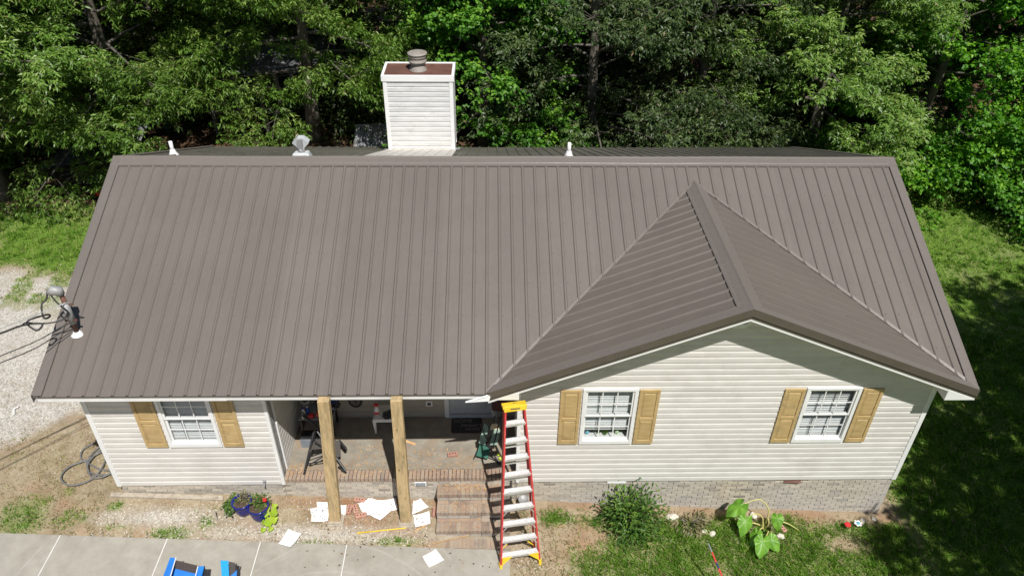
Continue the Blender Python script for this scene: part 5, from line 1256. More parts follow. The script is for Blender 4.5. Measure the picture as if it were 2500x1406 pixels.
# green folded camp chair, maroon folded chair, lime balls
gc = thing('camp_chair', 'folded dark green camp chair leaning in the porch corner by the ladder', 'chair', (7.25, 1.0, FZ))
seat_panel('fabric_back', [(6.98, .86, .24), (7.20, .80, .22), (7.26, .92, .36), (7.06, 1.02, .42)], .03, 'green_fab', gc)
seat_panel('fabric_seat', [(7.03, .98, .46), (7.16, .94, .44), (7.22, 1.16, .70), (7.14, 1.22, .74)], .03, 'green_pale', gc)
seat_panel('fabric_flap', [(7.24, .98, .40), (7.38, .98, .40), (7.44, 1.16, .62), (7.30, 1.18, .62)], .03, 'green_pale', gc)
seat_panel('fabric_strap', [(7.24, 1.16, .62), (7.42, 1.16, .62), (7.42, 1.24, .70), (7.26, 1.24, .70)], .02, 'cream', gc)
for a, b in (((6.93, .84, FZ+.02), (7.34, 1.30, .85)), ((7.40, .72, FZ), (7.06, 1.14, .80)), ((7.44, .70, FZ), (7.14, 1.0, .52)), ((7.30, .92, .40), (7.46, 1.34, .86)), ((7.10, .92, .34), (7.40, 1.22, .66)), ((7.18, .84, .30), (7.46, .74, .16))):
    MB().tube([a, b], .012, 6).build('frame_tube', 'black', gc)
mc = thing('camp_chair', 'folded maroon camp chair standing upright in the porch corner', 'chair', (7.42, 1.62, FZ))
MB().prism([(7.28, .75), (7.56, .70), (7.60, 1.15), (7.55, 1.55), (7.34, 1.55), (7.26, 1.1)], 'y', 1.52, 1.66).build('fabric', 'maroon', mc, bev=.03)
for a, b in (((7.24, 1.40, FZ), (7.36, 1.60, .95)), ((7.32, 1.36, FZ), (7.40, 1.60, .95)), ((7.44, 1.38, FZ), (7.44, 1.6, .95)), ((7.54, 1.34, FZ), (7.50, 1.6, .95)), ((7.60, 1.40, FZ), (7.52, 1.58, .9))):
    MB().tube([a, b], .011, 6).build('leg', 'greyplastic', mc)
for i, (x, y, lb) in enumerate(((7.40, .94, 'upper lime green tennis ball beside the ladder foot shadow'), (7.44, .84, 'lower lime green tennis ball beside the ladder foot shadow'))):
    b_ = thing('tennis_ball', lb, 'ball', (x, y, FZ)); MB().lathe((x, y, FZ+.034), [(.034*math.sin(a)+.0005, -.034*math.cos(a)) for a in np.linspace(0, math.pi, 8)], 14).build('felt', 'lime', b_, True)
    MB().tube([(x+.0345*math.cos(a), y+.0345*math.sin(a)*.6, FZ+.034+.0345*math.sin(a)*.8) for a in np.linspace(0, 6.28, 16)], .002, 4, False).build('seam', 'plastic_white', b_)

# ---- loose bricks with core holes
def loose_brick(label, x, y, z, rz, tilt=0.0, holes=3, grp='loose bricks'):
    t = thing('loose_brick', label, 'brick', (x, y, z), grp); t.rotation_euler = (tilt, 0, rz)
    b = MB().box((-.098, -.045, 0), (.098, .045, .057)).build('clay', 'brick_loose'); b.parent = t
    m_ = b.modifiers.new('b', 'BEVEL'); m_.width = .004; m_.segments = 1
    for i in range(holes):
        h = MB().lathe((-.055+i*.055, 0, .0575), [(.013, 0), (.013, .001)], 10).build('core_hole', 'gap'); h.parent = t
loose_brick('cored brick lying by the wall behind the leaning ones', 4.80, .33, Gf(4.8, .33)+.005, -.12)
loose_brick('greyish cored brick standing end on next to the paper strip', 4.64, .12, Gf(4.64, .1)+.005, 1.5)
loose_brick('cored brick angled under the white paper heap', 4.745, .12, Gf(4.75, .1)+.012, 1.9, .1)
loose_brick('pink cored brick lowest in the little brick pile', 4.87, -.01, Gf(4.87, 0)+.006, .25)
loose_brick('single cored brick lying on the porch slab', 6.53, .95, FZ+.001, .15)
loose_brick('red brick leaning on the left side of the steps', 6.20, .10, Gf(6.2, .1)+.005, 1.57, .5, 0)

# ---- white foam sheets scattered about
sheets = [
 ('white sheet with black marks at the top of the left paper heap', [(4.01, .28), (4.26, .28), (4.30, .03), (4.10, -.01)], .010),
 ('narrow white sheet at the left end of the left paper heap', [(3.93, .11), (4.05, .16), (4.14, -.01), (3.98, -.04)], .016),
 ('white marked sheet at the bottom of the left paper heap', [(3.98, -.03), (4.28, .02), (4.28, -.13), (3.99, -.17)], .022),
 ('small white strip right of the rough lumber post', [(4.45, .21), (4.57, .22), (4.59, .01), (4.49, .01)], .010),
 ('blank white sheet leftmost in the big paper heap', [(4.79, .24), (4.97, .37), (5.17, .09), (4.89, .06)], .014),
 ('white sheet in the middle of the big paper heap', [(5.0, .36), (5.21, .33), (5.27, .05), (4.98, -.01)], .022),
 ('white marked sheet touching the middle lumber post shadow', [(5.22, .32), (5.46, .37), (5.53, .14), (5.28, .07)], .030),
 ('pointed white sheet lowest in the big paper heap', [(5.0, .02), (5.23, .20), (5.45, .13), (5.23, -.12)], .038),
 ('white sheet lying behind the right side of the middle post', [(5.80, .33), (5.93, .38), (6.10, .20), (5.80, .05)], .012),
 ('white sheet with a dark streak in front of the steps corner', [(5.82, .02), (6.11, .11), (6.15, -.15), (5.88, -.23)], .018),
 ('white sheet half on the sidewalk edge below the planters', [(3.64, -.36), (3.88, -.43), (3.75, -.71), (3.52, -.64)], .045),
 ('blank white sheet lying out on the sidewalk', [(6.06, -.86), (6.28, -.69), (6.44, -.92), (6.19, -1.06)], .075)]
for i, (lb, pts, zo) in enumerate(sheets):
    c_ = (sum(p[0] for p in pts)/4, sum(p[1] for p in pts)/4); onw = c_[1] < swy(c_[0])
    zb = (swz(c_[0])+.004-Gf(*c_)) if i == 11 else zo
    t = thing('foam_sheet', lb, 'sheet', (c_[0], c_[1], Gf(*c_)+zb), 'white foam sheets strewn about')
    rs = random.Random(100+i); cu_ = [rs.uniform(0, .035) for _ in range(4)]; vs = []; nn = 5; wv_ = rs.uniform(0, 6)
    for lay in (0, .004):
        for a_ in range(nn):
            for b_ in range(nn):
                u, v_ = a_/(nn-1), b_/(nn-1); wts = ((1-u)*(1-v_), u*(1-v_), u*v_, (1-u)*v_)
                px = sum(w_*p[0] for w_, p in zip(wts, pts)); py = sum(w_*p[1] for w_, p in zip(wts, pts))
                zz = (swz(px)+.005 if i == 11 else Gf(px, py)+zb)+sum(c4*w_**2.5 for c4, w_ in zip(cu_, wts))+.004*math.sin(wv_+5*u+3*v_)+.004
                vs.append((px+rs.uniform(-.004, .004), py+rs.uniform(-.004, .004), zz+lay))
    fs = []
    for a_ in range(nn-1):
        for b_ in range(nn-1):
            q0 = a_*nn+b_; fs += [(q0, q0+nn, q0+nn+1, q0+1)]; q0 += nn*nn; fs += [(q0+1, q0+nn+1, q0+nn, q0)]
    MB().add(vs, fs).build('sheet', 'paper', t)
    if i in (0, 1, 2, 6, 7, 9, 10):
        r = random.Random(i)
        for k_ in range(5 if i != 10 else 1):
            u, v_ = r.uniform(.15, .85), r.uniform(.15, .85)
            q = [pts[0][d_]*(1-u)*(1-v_)+pts[1][d_]*u*(1-v_)+pts[2][d_]*u*v_+pts[3][d_]*(1-u)*v_ for d_ in (0, 1)]
            a, l_ = r.uniform(0, 3), r.uniform(.012, .045); w_ = r.uniform(.005, .010)
            dx, dy = math.cos(a)*l_, math.sin(a)*l_; nx_, ny_ = -math.sin(a)*w_, math.cos(a)*w_
            quad_slab('glue_mark', [(q[0]-dx, q[1]-dy), (q[0]-nx_, q[1]-ny_), (q[0]+dx, q[1]+dy), (q[0]+nx_, q[1]+ny_)], zb+.0175, .002, 'mark', t)
# ---- yellow pry bar, sticks and boards
pb_ = thing('pry_bar', 'yellow bent pry bar lying below the middle lumber post', 'bar', (5.3, -.3, -.43))
MB().tube([(4.88, -.36, Gf(4.88, -.36)+.02), (5.3, -.30, Gf(5.3, -.3)+.02), (5.70, -.245, Gf(5.7, -.24)+.02), (5.735, -.22, Gf(5.73, -.2)+.02), (5.74, -.14, Gf(5.74, -.14)+.022)], [.012, .012, .012, .011, .008], 8).build('shaft', 'yellow', pb_, True)
MB().bar((4.85, -.365, Gf(4.88, -.36)+.014), (4.92, -.355, Gf(4.9, -.36)+.02), .03, .008).build('claw', 'yellow', pb_)
def stick(label, a, b, w_, h_, mat='chip', nm='wood_strip', grp='loose wood scraps'):
    o = MB().bar(a, b, w_, h_); m_ = o.build(nm, mat); tag(m_, label, 'wood strip', grp); return m_
stick('pale wood strip lying across the paver landing', (6.21, -.56, -.475), (6.86, -.37, -.495), .016, .012, 'chip')
stick('short pale wood strip on bare soil right of the ladder', (8.46, -.16, -.565), (8.63, -.12, -.572), .014, .010, 'chip')
stick('orange wood strip poking out under the streaked white sheet', (5.88, -.30, Gf(5.9, -.3)+.012), (6.08, -.16, Gf(6.1, -.2)+.02), .03, .012, 'chip')
stick('dark split stick on the sidewalk near its right end', (6.70, -1.12, swz(6.7)+.012), (6.80, -.90, swz(6.8)+.012), .022, .014, 'oldwood')
stick('reddish split board lying on the porch slab behind the middle post', (5.55, 1.34, FZ+.012), (5.80, 1.23, FZ+.012), .05, .016, 'chip')
stick('old brown stake standing in the gravel left of the planters', (2.31, -.16, -.28), (2.305, -.14, -.02), .035, .03, 'oldwood')
pk = quad_slab('board', [(.24, .40), (2.28, .345), (2.32, .25), (.25, .31)], .0, .05, 'oldwood'); tag(pk, 'long weathered board lying along the left foundation', 'board'); pk.name = 'weathered_board'
wb_ = thing('white_bracket', 'small white bent bracket lying on the gravel drive', 'bracket', (-2.6, 2.54, -.19))
MB().bar((-2.66, 2.60, -.165), (-2.58, 2.44, -.165), .035, .012).build('flange', 'plastic_white', wb_); MB().bar((-2.66, 2.60, -.165), (-2.58, 2.65, -.150), .03, .012).build('hook', 'plastic_white', wb_)
# splinters on the steps and porch: too many to count
def splinters():
    r = np.random.default_rng(5); P = []
    for (x0, x1, y0, y1, z, n) in ((3.5, 7.4, .43, .75, FZ+.008, 330), (5.6, 7.1, .6, 1.1, FZ+.006, 190), (4.7, 5.3, .7, 1.2, FZ+.006, 90), (6.3, 7.4, .2, .4, -.012, 190), (6.3, 7.4, -.08, .12, -.182, 70), (6.32, 7.4, -.35, -.13, -.352, 45), (3.5, 3.9, .45, .8, FZ+.006, 60)):
        P.append(np.stack([r.uniform(x0, x1, n), r.uniform(y0, y1, n), np.full(n, z)], -1))
    n = 130; x = r.uniform(3.4, 6.2, n); y = r.uniform(-.1, .38, n); P.append(np.stack([x, y, G(x, y)+.012], -1))
    P = np.concatenate(P); n = len(P); a = r.uniform(0, 3.14, n); D = np.stack([np.cos(a), np.sin(a), r.uniform(-.02, .12, n)], -1)
    V, F = leaves(P, D, np.tile([0, 0, 1.], (n, 1)), r.uniform(.02, .10, n), r.uniform(.005, .016, n), .3, .02)
    M['splinter'] = leaf_mat('pine_splinters', (0.30, 0.15, 0.07), (0.45, 0.27, 0.13), (0.58, 0.42, 0.24), .8, 0, .2)
    o = link('wood_splinters', fastmesh('wood_splinters', V, F, 'splinter', r.random(n))); o['kind'] = 'stuff'; o['label'] = 'orange pine splinters scattered over porch edge and steps'; o['category'] = 'splinters'
splinters()
# debris pieces: bark and dark leaves on ground and walk
def debris():
    r = np.random.default_rng(15); n = 90; x = r.uniform(3.2, 7.5, n); y = r.uniform(-1.3, .35, n); k = ~((x > 6.2) & (y > -.7)); x, y = x[k], y[k]; n = len(x)
    z = np.where(on_walk(x, y), swz(x)+.006, G(x, y)+.012); a = r.uniform(0, 6.28, n)
    V, F = leaves(np.stack([x, y, z], -1), np.stack([np.cos(a), np.sin(a), r.uniform(0, .3, n)], -1), np.tile([0, 0, 1.], (n, 1))+r.normal(0, .2, (n, 3)), r.uniform(.02, .07, n), r.uniform(.012, .035, n))
    M['debris'] = leaf_mat('dead_leaf_bits', (0.05, 0.03, 0.02), (0.12, 0.075, 0.045), (0.24, 0.15, 0.09), .9, 0, .2)
    o = link('leaf_debris', fastmesh('leaf_debris', V, F, 'debris', r.random(n))); o['kind'] = 'stuff'; o['label'] = 'dead leaf and bark bits on bed and sidewalk'; o['category'] = 'debris'
debris()

# ---- blue camp chairs on the sidewalk
def camp(label, x0, x1, yb, zt, mseat, mside, skew):
    t = thing('camp_chair', label, 'chair', ((x0+x1)/2, yb-.25, swz(x0))); g0 = swz((x0+x1)/2)
    a, b = Vector((x0, yb, zt)), Vector((x1, yb-skew, zt-.02))
    seat_panel('backrest', [(x0, yb-.06, zt-.15), (x1, yb-skew-.06, zt-.17), tuple(b), tuple(a)], .012, 'mesh_brown', t)
    seat_panel('lower_back', [(x0, yb-.24, g0+.32), (x1, yb-skew-.24, g0+.32), (x1, yb-skew-.062, zt-.172), (x0, yb-.062, zt-.152)], .012, mseat, t)
    seat_panel('seat', [(x0+.02, yb-.80, g0+.36), (x1-.02, yb-skew-.80, g0+.36), (x1-.02, yb-skew-.18, g0+.30), (x0+.02, yb-.18, g0+.30)], .012, mseat, t)
    for sx, c_ in ((x0, a), (x1, b)):
        sg = 1 if sx == x0 else -1
        seat_panel('arm_panel', [tuple(c_+Vector((sg*.10, .0, .012))), tuple(c_+Vector((-sg*.0, .012, .012))), (sx-.03*sg, c_.y-.62, g0+.48), (sx+.09*sg, c_.y-.62, g0+.42)][::sg], .01, mside, t)
    for sx, c_, sg in ((x0, a, 1), (x1, b, -1)):
        MB().tube([tuple(c_+Vector((sg*.10, .0, .028))), (sx+.09*sg, c_.y-.62, g0+.44)], .008, 6).build('piping', 'plastic_white', t)
    for sx, yy in ((x0, yb), (x1, yb-skew)):
        MB().tube([(sx, yy+.0, zt), (sx, yy-.25, g0+.02)], .011, 6).build('frame_tube', 'black', t); MB().tube([(sx, yy-.05, g0+.02), (sx, yy-.80, g0+.46)], .011, 6).build('frame_tube', 'black', t)
camp('bright blue camp chair with brown mesh back on the sidewalk', 2.0, 2.60, -1.30, .25, 'blue_fab', 'blue_fab', .15)
t = thing('camp_chair', 'folded light blue camp chair beside the larger blue chair', 'chair', (2.95, -1.5, swz(2.9))); g0 = swz(2.9)
seat_panel('fabric_back', [(2.86, -1.55, g0+.30), (2.98, -1.55, g0+.30), (2.95, -1.33, .22), (2.82, -1.32, .22)], .015, 'blue_fab2', t)
seat_panel('mesh_back', [(2.98, -1.5, g0+.32), (3.08, -1.5, g0+.32), (3.06, -1.35, .19), (2.955, -1.335, .21)], .012, 'mesh_dark', t)
seat_panel('fabric_side', [(2.98, -1.70, g0+.2), (3.10, -1.62, g0+.24), (3.09, -1.42, .10), (3.0, -1.50, .06)], .012, 'blue_fab', t)
seat_panel('fabric_seat', [(2.62, -1.85, g0+.30), (2.96, -1.85, g0+.30), (2.94, -1.56, g0+.34), (2.64, -1.60, g0+.32)], .015, 'blue_fab2', t)
for a, b in (((2.83, -1.33, .22), (2.9, -1.6, g0+.01)), ((3.08, -1.36, .18), (3.02, -1.7, g0+.01)), ((2.65, -1.62, g0+.01), (2.95, -1.55, g0+.36))): MB().tube([a, b], .011, 6).build('frame_tube', 'black', t)

# ---- planters
def planter(label, x, y, r, h):
    z = Gf(x, y); t = thing('planter', label, 'planter', (x, y, z), 'cobalt blue glazed planters')
    h *= 1.15; MB().lathe((x, y, z), [(r*.68, 0), (r*.80, h*.2), (r*.95, h*.62), (r*.93, h*.86), (r*1.04, h*.9), (r*1.04, h), (r*.92, h), (r*.86, h*.82)], 26).build('pot', 'bluepot', t, True)
    MB().lathe((x, y, z+h*.8), [(r*.87, 0), (r*.87, .01), (0, .02)], 20).build('soil', 'soil', t)
    return t, z+h
planter('cobalt blue planter on the left with leggy trailing plant', 2.76, .03, .175, .27)
planter('cobalt blue planter on the right with red geranium', 3.07, -.06, .185, .27)
def foliage_thing(name, label, cat, x, y, z, mesh_pair, grp=None, names=('stems', 'foliage')):
    t = thing(name, label, cat, (x, y, z), grp)
    for nm, me in zip(names, mesh_pair): o = bpy.data.objects.new(nm, me); COL.objects.link(o); o.parent = t
    return t
foliage_thing('potted_plant', 'bushy green plant spilling left out of the left blue planter', 'plant', 2.60, .06, -.14, bush_mesh(71, .15, .17, .13, 520, .055, .042, 'leaf_pot', .5, 8))
foliage_thing('potted_plant', 'withered leggy plant in the left blue planter', 'plant', 2.80, .11, -.03, bush_mesh(72, .14, .10, .15, 150, .045, .025, 'leaf_dry', .2, 12))
ger = foliage_thing('geranium', 'green geranium with one red bloom in the right blue planter', 'plant', 3.06, .02, -.06, bush_mesh(73, .15, .11, .13, 260, .05, .045, 'leaf_pot', .2, 10))
fl_ = MB()
for i in range(26):
    a = random.uniform(0, 6.28); q = random.uniform(0, .035); fl_.lathe((.14+q*math.cos(a), -.03+q*math.sin(a), .16+random.uniform(-.025, .03)), [(.002, -.012), (.014, 0), (.002, .012)], 6)
o = fl_.build('bloom', 'red'); o.parent = ger
def vine():
    r = np.random.default_rng(3); t = thing('sweet_potato_vine', 'lime green sweet potato vine trailing off the right blue planter', 'plant', (3.25, -.12, Gf(3.2, -.1)))
    for i in range(16):
        x = 3.20+r.uniform(0, .20); y = .05-.42*r.random(); z = Gf(x, y)+.24*(1-(.05-y)/.45)+.05
        h = [(0, 0), (.035, .03), (.052, .008), (.045, -.03), (.0, -.085), (-.045, -.03), (-.052, .008), (-.035, .03)]
        a = r.uniform(-.6, .6); ca, sa = math.cos(a), math.sin(a); vs = []
        for u, v_ in h: vs.append((x+u*ca-v_*sa, y+u*sa+v_*ca, z+.35*v_-.5*abs(u)*.6+.01))
        me = bpy.data.meshes.new('leaf'); me.from_pydata(vs, [], [(0, 7, 6, 5, 4), (0, 4, 3, 2, 1)]); at = me.attributes.new('tint', 'FLOAT', 'FACE'); at.data.foreach_set('value', [r.random()]*2); me.materials.append(M['leaf_lime']); me.update()
        link('leaf', me, t)
    MB().tube([(3.12, -.02, -.04), (3.22, -.05, -.02), (3.30, -.18, -.16), (3.32, -.32, -.28)], .005, 5).build('vine_stem', 'stem', t)
vine()

# ---- shrub, elephant ear, withered hosta, rocks, ornaments
sh = bush_mesh(86, .52, .44, .62, 1900, .095, .036, 'leaf_shrub', .1, 18)
foliage_thing('shrub', 'dense dark green shrub with yellow tips against the brick foundation', 'shrub', 9.92, -.02, Gf(9.9, 0), sh)
hos = bush_mesh(82, .34, .26, .14, 300, .13, .035, 'leaf_dry', .1, 14)
foliage_thing('withered_lily', 'withered yellowing plant ringed by white rocks', 'plant', 11.02, .02, Gf(11, 0), hos)
ee = thing('elephant_ear', 'elephant ear plant with huge heart leaves and yellow stalks', 'plant', (12.42, -.05, Gf(12.4, 0)))
def earleaf(c, ang, size, tilt, roll=0.0):
    """heart shaped leaf with ribs: rings of points from the stalk joint outwards"""
    n = 32; vs = [(0, 0, 0)]; fs = []
    for ring, f in ((1, .5), (2, 1.0)):
        for i in range(n):
            a = 2*math.pi*i/n; ad = abs((math.degrees(a)+180) % 360-180); rad = float(np.interp(ad, [0, 18, 40, 60, 80, 100, 125, 145, 160, 172, 180], [1.08, .90, .76, .70, .69, .70, .69, .66, .58, .42, .26]))
            wob = 1+.035*math.sin(5*a+c[0]*9)*(ring == 2)+.02*math.sin(11*a)*(ring == 2)
            u, v_ = math.cos(a)*rad*f*wob, math.sin(a)*rad*f*.8*wob
            vs.append((u, v_, -.22*u*abs(u)-.25*abs(v_)**1.6*f+.07*math.sin(6*a+c[1]*7)*f))
    for i in range(n): j = (i+1) % n; fs += [(0, 1+i, 1+j), (1+i, 1+n+i, 1+n+j, 1+j)]
    mtx = Matrix.Translation(c) @ Matrix.Rotation(ang, 4, 'Z') @ Matrix.Rotation(tilt, 4, 'Y') @ Matrix.Rotation(roll, 4, 'X') @ Matrix.Scale(size, 4)
    return MB().add([mtx @ Vector(v_) for v_ in vs], fs).build('leaf', 'ear', ee, True)
gz = Gf(12.42, -.05)
for c, a, s_, tl_, ro in (((11.85, .0, -.22), 3.5, .29, .35, .1), ((11.98, -.15, -.48), 4.3, .25, .55, -.3), ((12.58, -.12, -.45), 4.6, .20, .7, .2), ((12.13, -.36, -.58), 4.0, .21, .5, .4), ((12.20, -.55, -.55), 4.4, .27, .5, -.25), ((12.40, -.46, -.62), 5.3, .22, .45, .5)):
    earleaf(Vector(c), a, s_, tl_, ro)
for pts in (((12.42, -.03, gz), (12.45, .02, -.40), (12.25, .1, -.16), (11.9, .02, -.21)), ((12.40, -.06, gz), (12.35, 0, -.55), (12.15, -.02, -.42), (12.0, -.13, -.47)), ((12.46, -.05, gz), (12.52, -.02, -.6), (12.60, -.08, -.46)),
            ((12.42, -.1, gz), (12.3, -.2, -.6), (12.15, -.34, -.57)), ((12.45, -.12, gz), (12.38, -.3, -.58), (12.22, -.53, -.54)), ((12.48, -.1, gz), (12.46, -.26, -.66), (12.42, -.44, -.61)),
            ((12.5, -.02, gz+.02), (12.8, .02, gz+.12), (13.08, -.1, gz+.03)), ((12.4, .02, gz+.02), (12.2, -.02, gz+.16), (12.02, -.0, gz+.1)), ((12.43, -.02, gz), (12.46, -.1, gz+.22), (12.44, -.02, gz+.35))):
    P_ = [Vector(p) for p in pts]; out = []
    for i in range(len(P_)-1):
        p0, p1, p2, p3 = P_[max(i-1, 0)], P_[i], P_[i+1], P_[min(i+2, len(P_)-1)]
        for k_ in range(5):
            t_ = k_/5; out.append(.5*((2*p1)+(p2-p0)*t_+(2*p0-5*p1+4*p2-p3)*t_**2+(3*p1-p0-3*p2+p3)*t_**3))
    out.append(P_[-1])
    MB().tube(out, [.017-.010*j/(len(out)-1) for j in range(len(out))], 7).build('stalk', 'stem', ee, True)
rocks = [(10.69, .13, .10, 'largest white rock left of the withered plant'), (10.82, -.19, .05, 'small white rock at the left front of the withered plant'), (10.97, -.2, .055, 'white rock directly in front of the withered plant'), (11.24, -.15, .06, 'white rock at the right front of the withered plant'), (11.40, -.2, .065, 'white rock nearest the tip of the red and blue pole'),
         (12.30, .24, .07, 'pale rock behind the elephant ear stalks'), (12.70, -.2, .07, 'pale rock in the grass right of the elephant ear'), (14.43, .18, .07, 'pale rock beside the blue pinwheel flower'), (14.70, .24, .055, 'small pale rock by the right foundation corner')]
for i, (x, y, r_, lb) in enumerate(rocks):
    bm_ = bmesh.new(); bmesh.ops.create_icosphere(bm_, subdivisions=2, radius=r_); rr = random.Random(i)
    for v_ in bm_.verts: v_.co = Vector((v_.co.x*1.15, v_.co.y*.85, v_.co.z*.7))*(1+.35*(rr.random()-.5))
    me = bpy.data.meshes.new('rock'); bm_.to_mesh(me); bm_.free(); me.materials.append(M['rock'])
    o = link('garden_rock', me, loc=(x, y, Gf(x, y)+r_*.35)); tag(o, lb, 'rock', 'white rocks in the flower bed'); o.rotation_euler = (0, 0, i)
pf = thing('garden_pinwheel', 'red flower ornament on a stake in the bed', 'ornament', (14.05, .02, Gf(14.05, 0)))
zf = Gf(14.05, 0)+.14
MB().tube([(14.05, .02, zf-.2), (14.05, .01, zf)], .006, 6).build('stake', 'black', pf)
for k_ in range(8):
    a = k_*math.pi/4; MB().lathe((14.05+.035*math.cos(a), .01+.035*math.sin(a), zf), [(.001, -.012), (.028, 0), (.02, .014), (.001, .02)], 8).build('petal', 'red', pf)
MB().lathe((14.05, .01, zf+.01), [(.001, -.012), (.026, 0), (.001, .02)], 8).build('centre', 'red', pf)
pf = thing('garden_pinwheel', 'white and blue daisy ornament on a stake in the bed', 'ornament', (14.27, .05, Gf(14.27, 0))); zf = Gf(14.27, 0)+.14
MB().tube([(14.27, .05, zf-.2), (14.27, .05, zf)], .006, 6).build('stake', 'black', pf)
for k_ in range(6):
    a = k_*math.pi/3; MB().lathe((14.27+.052*math.cos(a), .05+.052*math.sin(a), zf), [(.001, -.006), (.026, 0), (.001, .008)], 10).build('petal', 'plastic_white', pf)
MB().lathe((14.27, .05, zf+.004), [(.001, -.008), (.034, 0), (.022, .008), (.001, .012)], 10).build('centre', 'cyan', pf)
lb_ = loose_brick('pink broken brick lying right of the elephant ear', 12.78, -.03, Gf(12.8, 0)+.006, -1.2, 0, 3)
# red and blue telescopic pole propped above the lawn
pl = thing('telescopic_pole', 'red and blue telescopic pole leaning over the front lawn', 'pole', (11.5, -1.9, Gf(11.5, -1.9)))
A_, B_ = Vector((10.98, -1.02, .11)), Vector((11.52, -2.05, Gf(11.5, -2)))
for f0, f1, m_, r_ in ((0, .10, 'greyplastic', .011), (.10, .22, 'red', .014), (.22, .29, 'navy', .017), (.29, .44, 'red', .015), (.44, 1.0, 'greyplastic', .014)):
    MB().tube([A_.lerp(B_, f0), A_.lerp(B_, f1)], r_, 8).build('pole_section', m_, pl)
# bucket behind the ladder
bk = thing('paint_can', 'pale metal can standing by the wall behind the ladder', 'can', (7.87, .28, Gf(7.87, .28)))
MB().lathe((7.87, .28, Gf(7.87, .28)), [(.095, 0), (.095, .2), (.10, .2), (.10, .215), (.085, .215), (.085, .19), (0, .19)], 20).build('can_body', 'steel', bk, True)
MB().tube([(7.77, .28, -.34), (7.80, .20, -.40), (7.87, .17, -.44), (7.94, .2, -.40), (7.97, .28, -.34)], .004, 5).build('bail_handle', 'black', bk)

# ---- cables: service drop, loose coil on the ground
mastp = Vector((.387, 1.03, 3.11))
def cable(label, pts, r_, mat, nm='cable', n=6, grp=None):
    # smooth the polyline
    P = [Vector(p) for p in pts]; out = []
    for i in range(len(P)-1):
        p0, p1, p2, p3 = P[max(i-1, 0)], P[i], P[i+1], P[min(i+2, len(P)-1)]
        for k_ in range(6):
            t_ = k_/6; out.append(.5*((2*p1)+(p2-p0)*t_+(2*p0-5*p1+4*p2-p3)*t_**2+(3*p1-p0-3*p2+p3)*t_**3))
    out.append(P[-1]); o = MB().tube(out, r_, n).build(nm, mat, None, True); tag(o, label, 'cable', grp); return o
SG = 'service wires at the roof mast'
cable('thick black service cable looping from the weatherhead to the left', [(.20, 1.0, 3.98), (.16, .98, 3.86), (.10, .90, 3.80), (.12, .80, 3.62), (.18, .86, 3.60), (.20, .78, 3.70), (.02, .55, 3.74), (.16, .48, 3.62), (.20, .60, 3.66), (0.0, .42, 3.76), (-.30, -.05, 3.88), (-1.6, -1.6, 4.3), (-9, -10.5, 6.6)], .015, 'rubber', grp=SG)
cable('black lead curling down the front of the roof mast', [(.24, 1.0, 3.95), (.30, .96, 3.84), (.38, .95, 3.72), (.43, .96, 3.60), (.36, .93, 3.52), (.32, .92, 3.58), (.36, .93, 3.64)], .013, 'rubber', grp=SG)
cable('black splice wire running from the mast to the service cable', [(.42, .97, 3.62), (.36, .90, 3.52), (.20, .80, 3.52), (.05, .68, 3.60), (-.02, .58, 3.70), (0, .44, 3.75)], .012, 'rubber', grp=SG)
cable('bare pale support wire from the mast to the left', [(.45, 1.0, 3.78), (.20, .72, 3.80), (-.20, .10, 3.92), (-1.6, -1.65, 4.36), (-9, -10.6, 6.7)], .007, 'alu', grp=SG)
cable('upper thin black telephone wire from the mast base', [(.36, .97, 3.38), (.22, .80, 3.36), (-.2, .22, 3.40), (-1.6, -1.6, 3.8), (-9, -10.6, 5.9)], .008, 'rubber', grp=SG)
cable('lower thin black telephone wire from the mast base', [(.36, .96, 3.30), (.22, .78, 3.28), (-.2, .18, 3.30), (-1.6, -1.55, 3.7), (-9, -10.5, 5.8)], .008, 'rubber', grp=SG)
def gp(L_, h): return [(x, y, Gf(x, y)+h+.012*(i % 2)) for i, (x, y) in enumerate(L_)]
HG = 'grey cable loops beside the left wall'
cable('inner loop of grey cable coiled on the ground by the left wall', gp([(-.61, 1.64), (-.74, 1.44), (-.68, 1.23), (-.49, 1.11), (-.2, .96), (.02, .92), (.05, .84), (-.19, .82), (-.39, .92), (-.51, 1.11), (-.52, 1.35), (-.44, 1.54)], .03), .017, 'greycable', grp=HG)
cable('widest loop of grey cable spreading out over the grass', gp([(-.10, 1.55), (-.34, 1.39), (-.54, 1.19), (-.79, 1.02), (-.86, .81), (-.75, .64), (-.59, .57), (-.39, .6), (-.23, .75), (-.17, .99), (-.2, 1.21)], .045), .017, 'greycable', grp=HG)
cable('tight loop of grey cable nearest the house corner', gp([(-.2, 1.62), (-.37, 1.43), (-.45, 1.25), (-.46, 1.04), (-.35, .84), (-.22, .73), (-.06, .75), (.08, .86)], .06), .017, 'greycable', grp=HG)
mbx = thing('black_box', 'black lidded box low beside the left side wall', 'box', (.34, 1.75, Gf(.3, 1.7)))  # plain black box marking an unidentified dark shape
MB().box((-.02, 1.55, -.19), (.40, 1.95, .12)).build('housing', 'black', mbx, bev=.01); MB().box((-.005, 1.57, .1205), (.385, 1.93, .14)).build('lid', 'black', mbx, bev=.008)
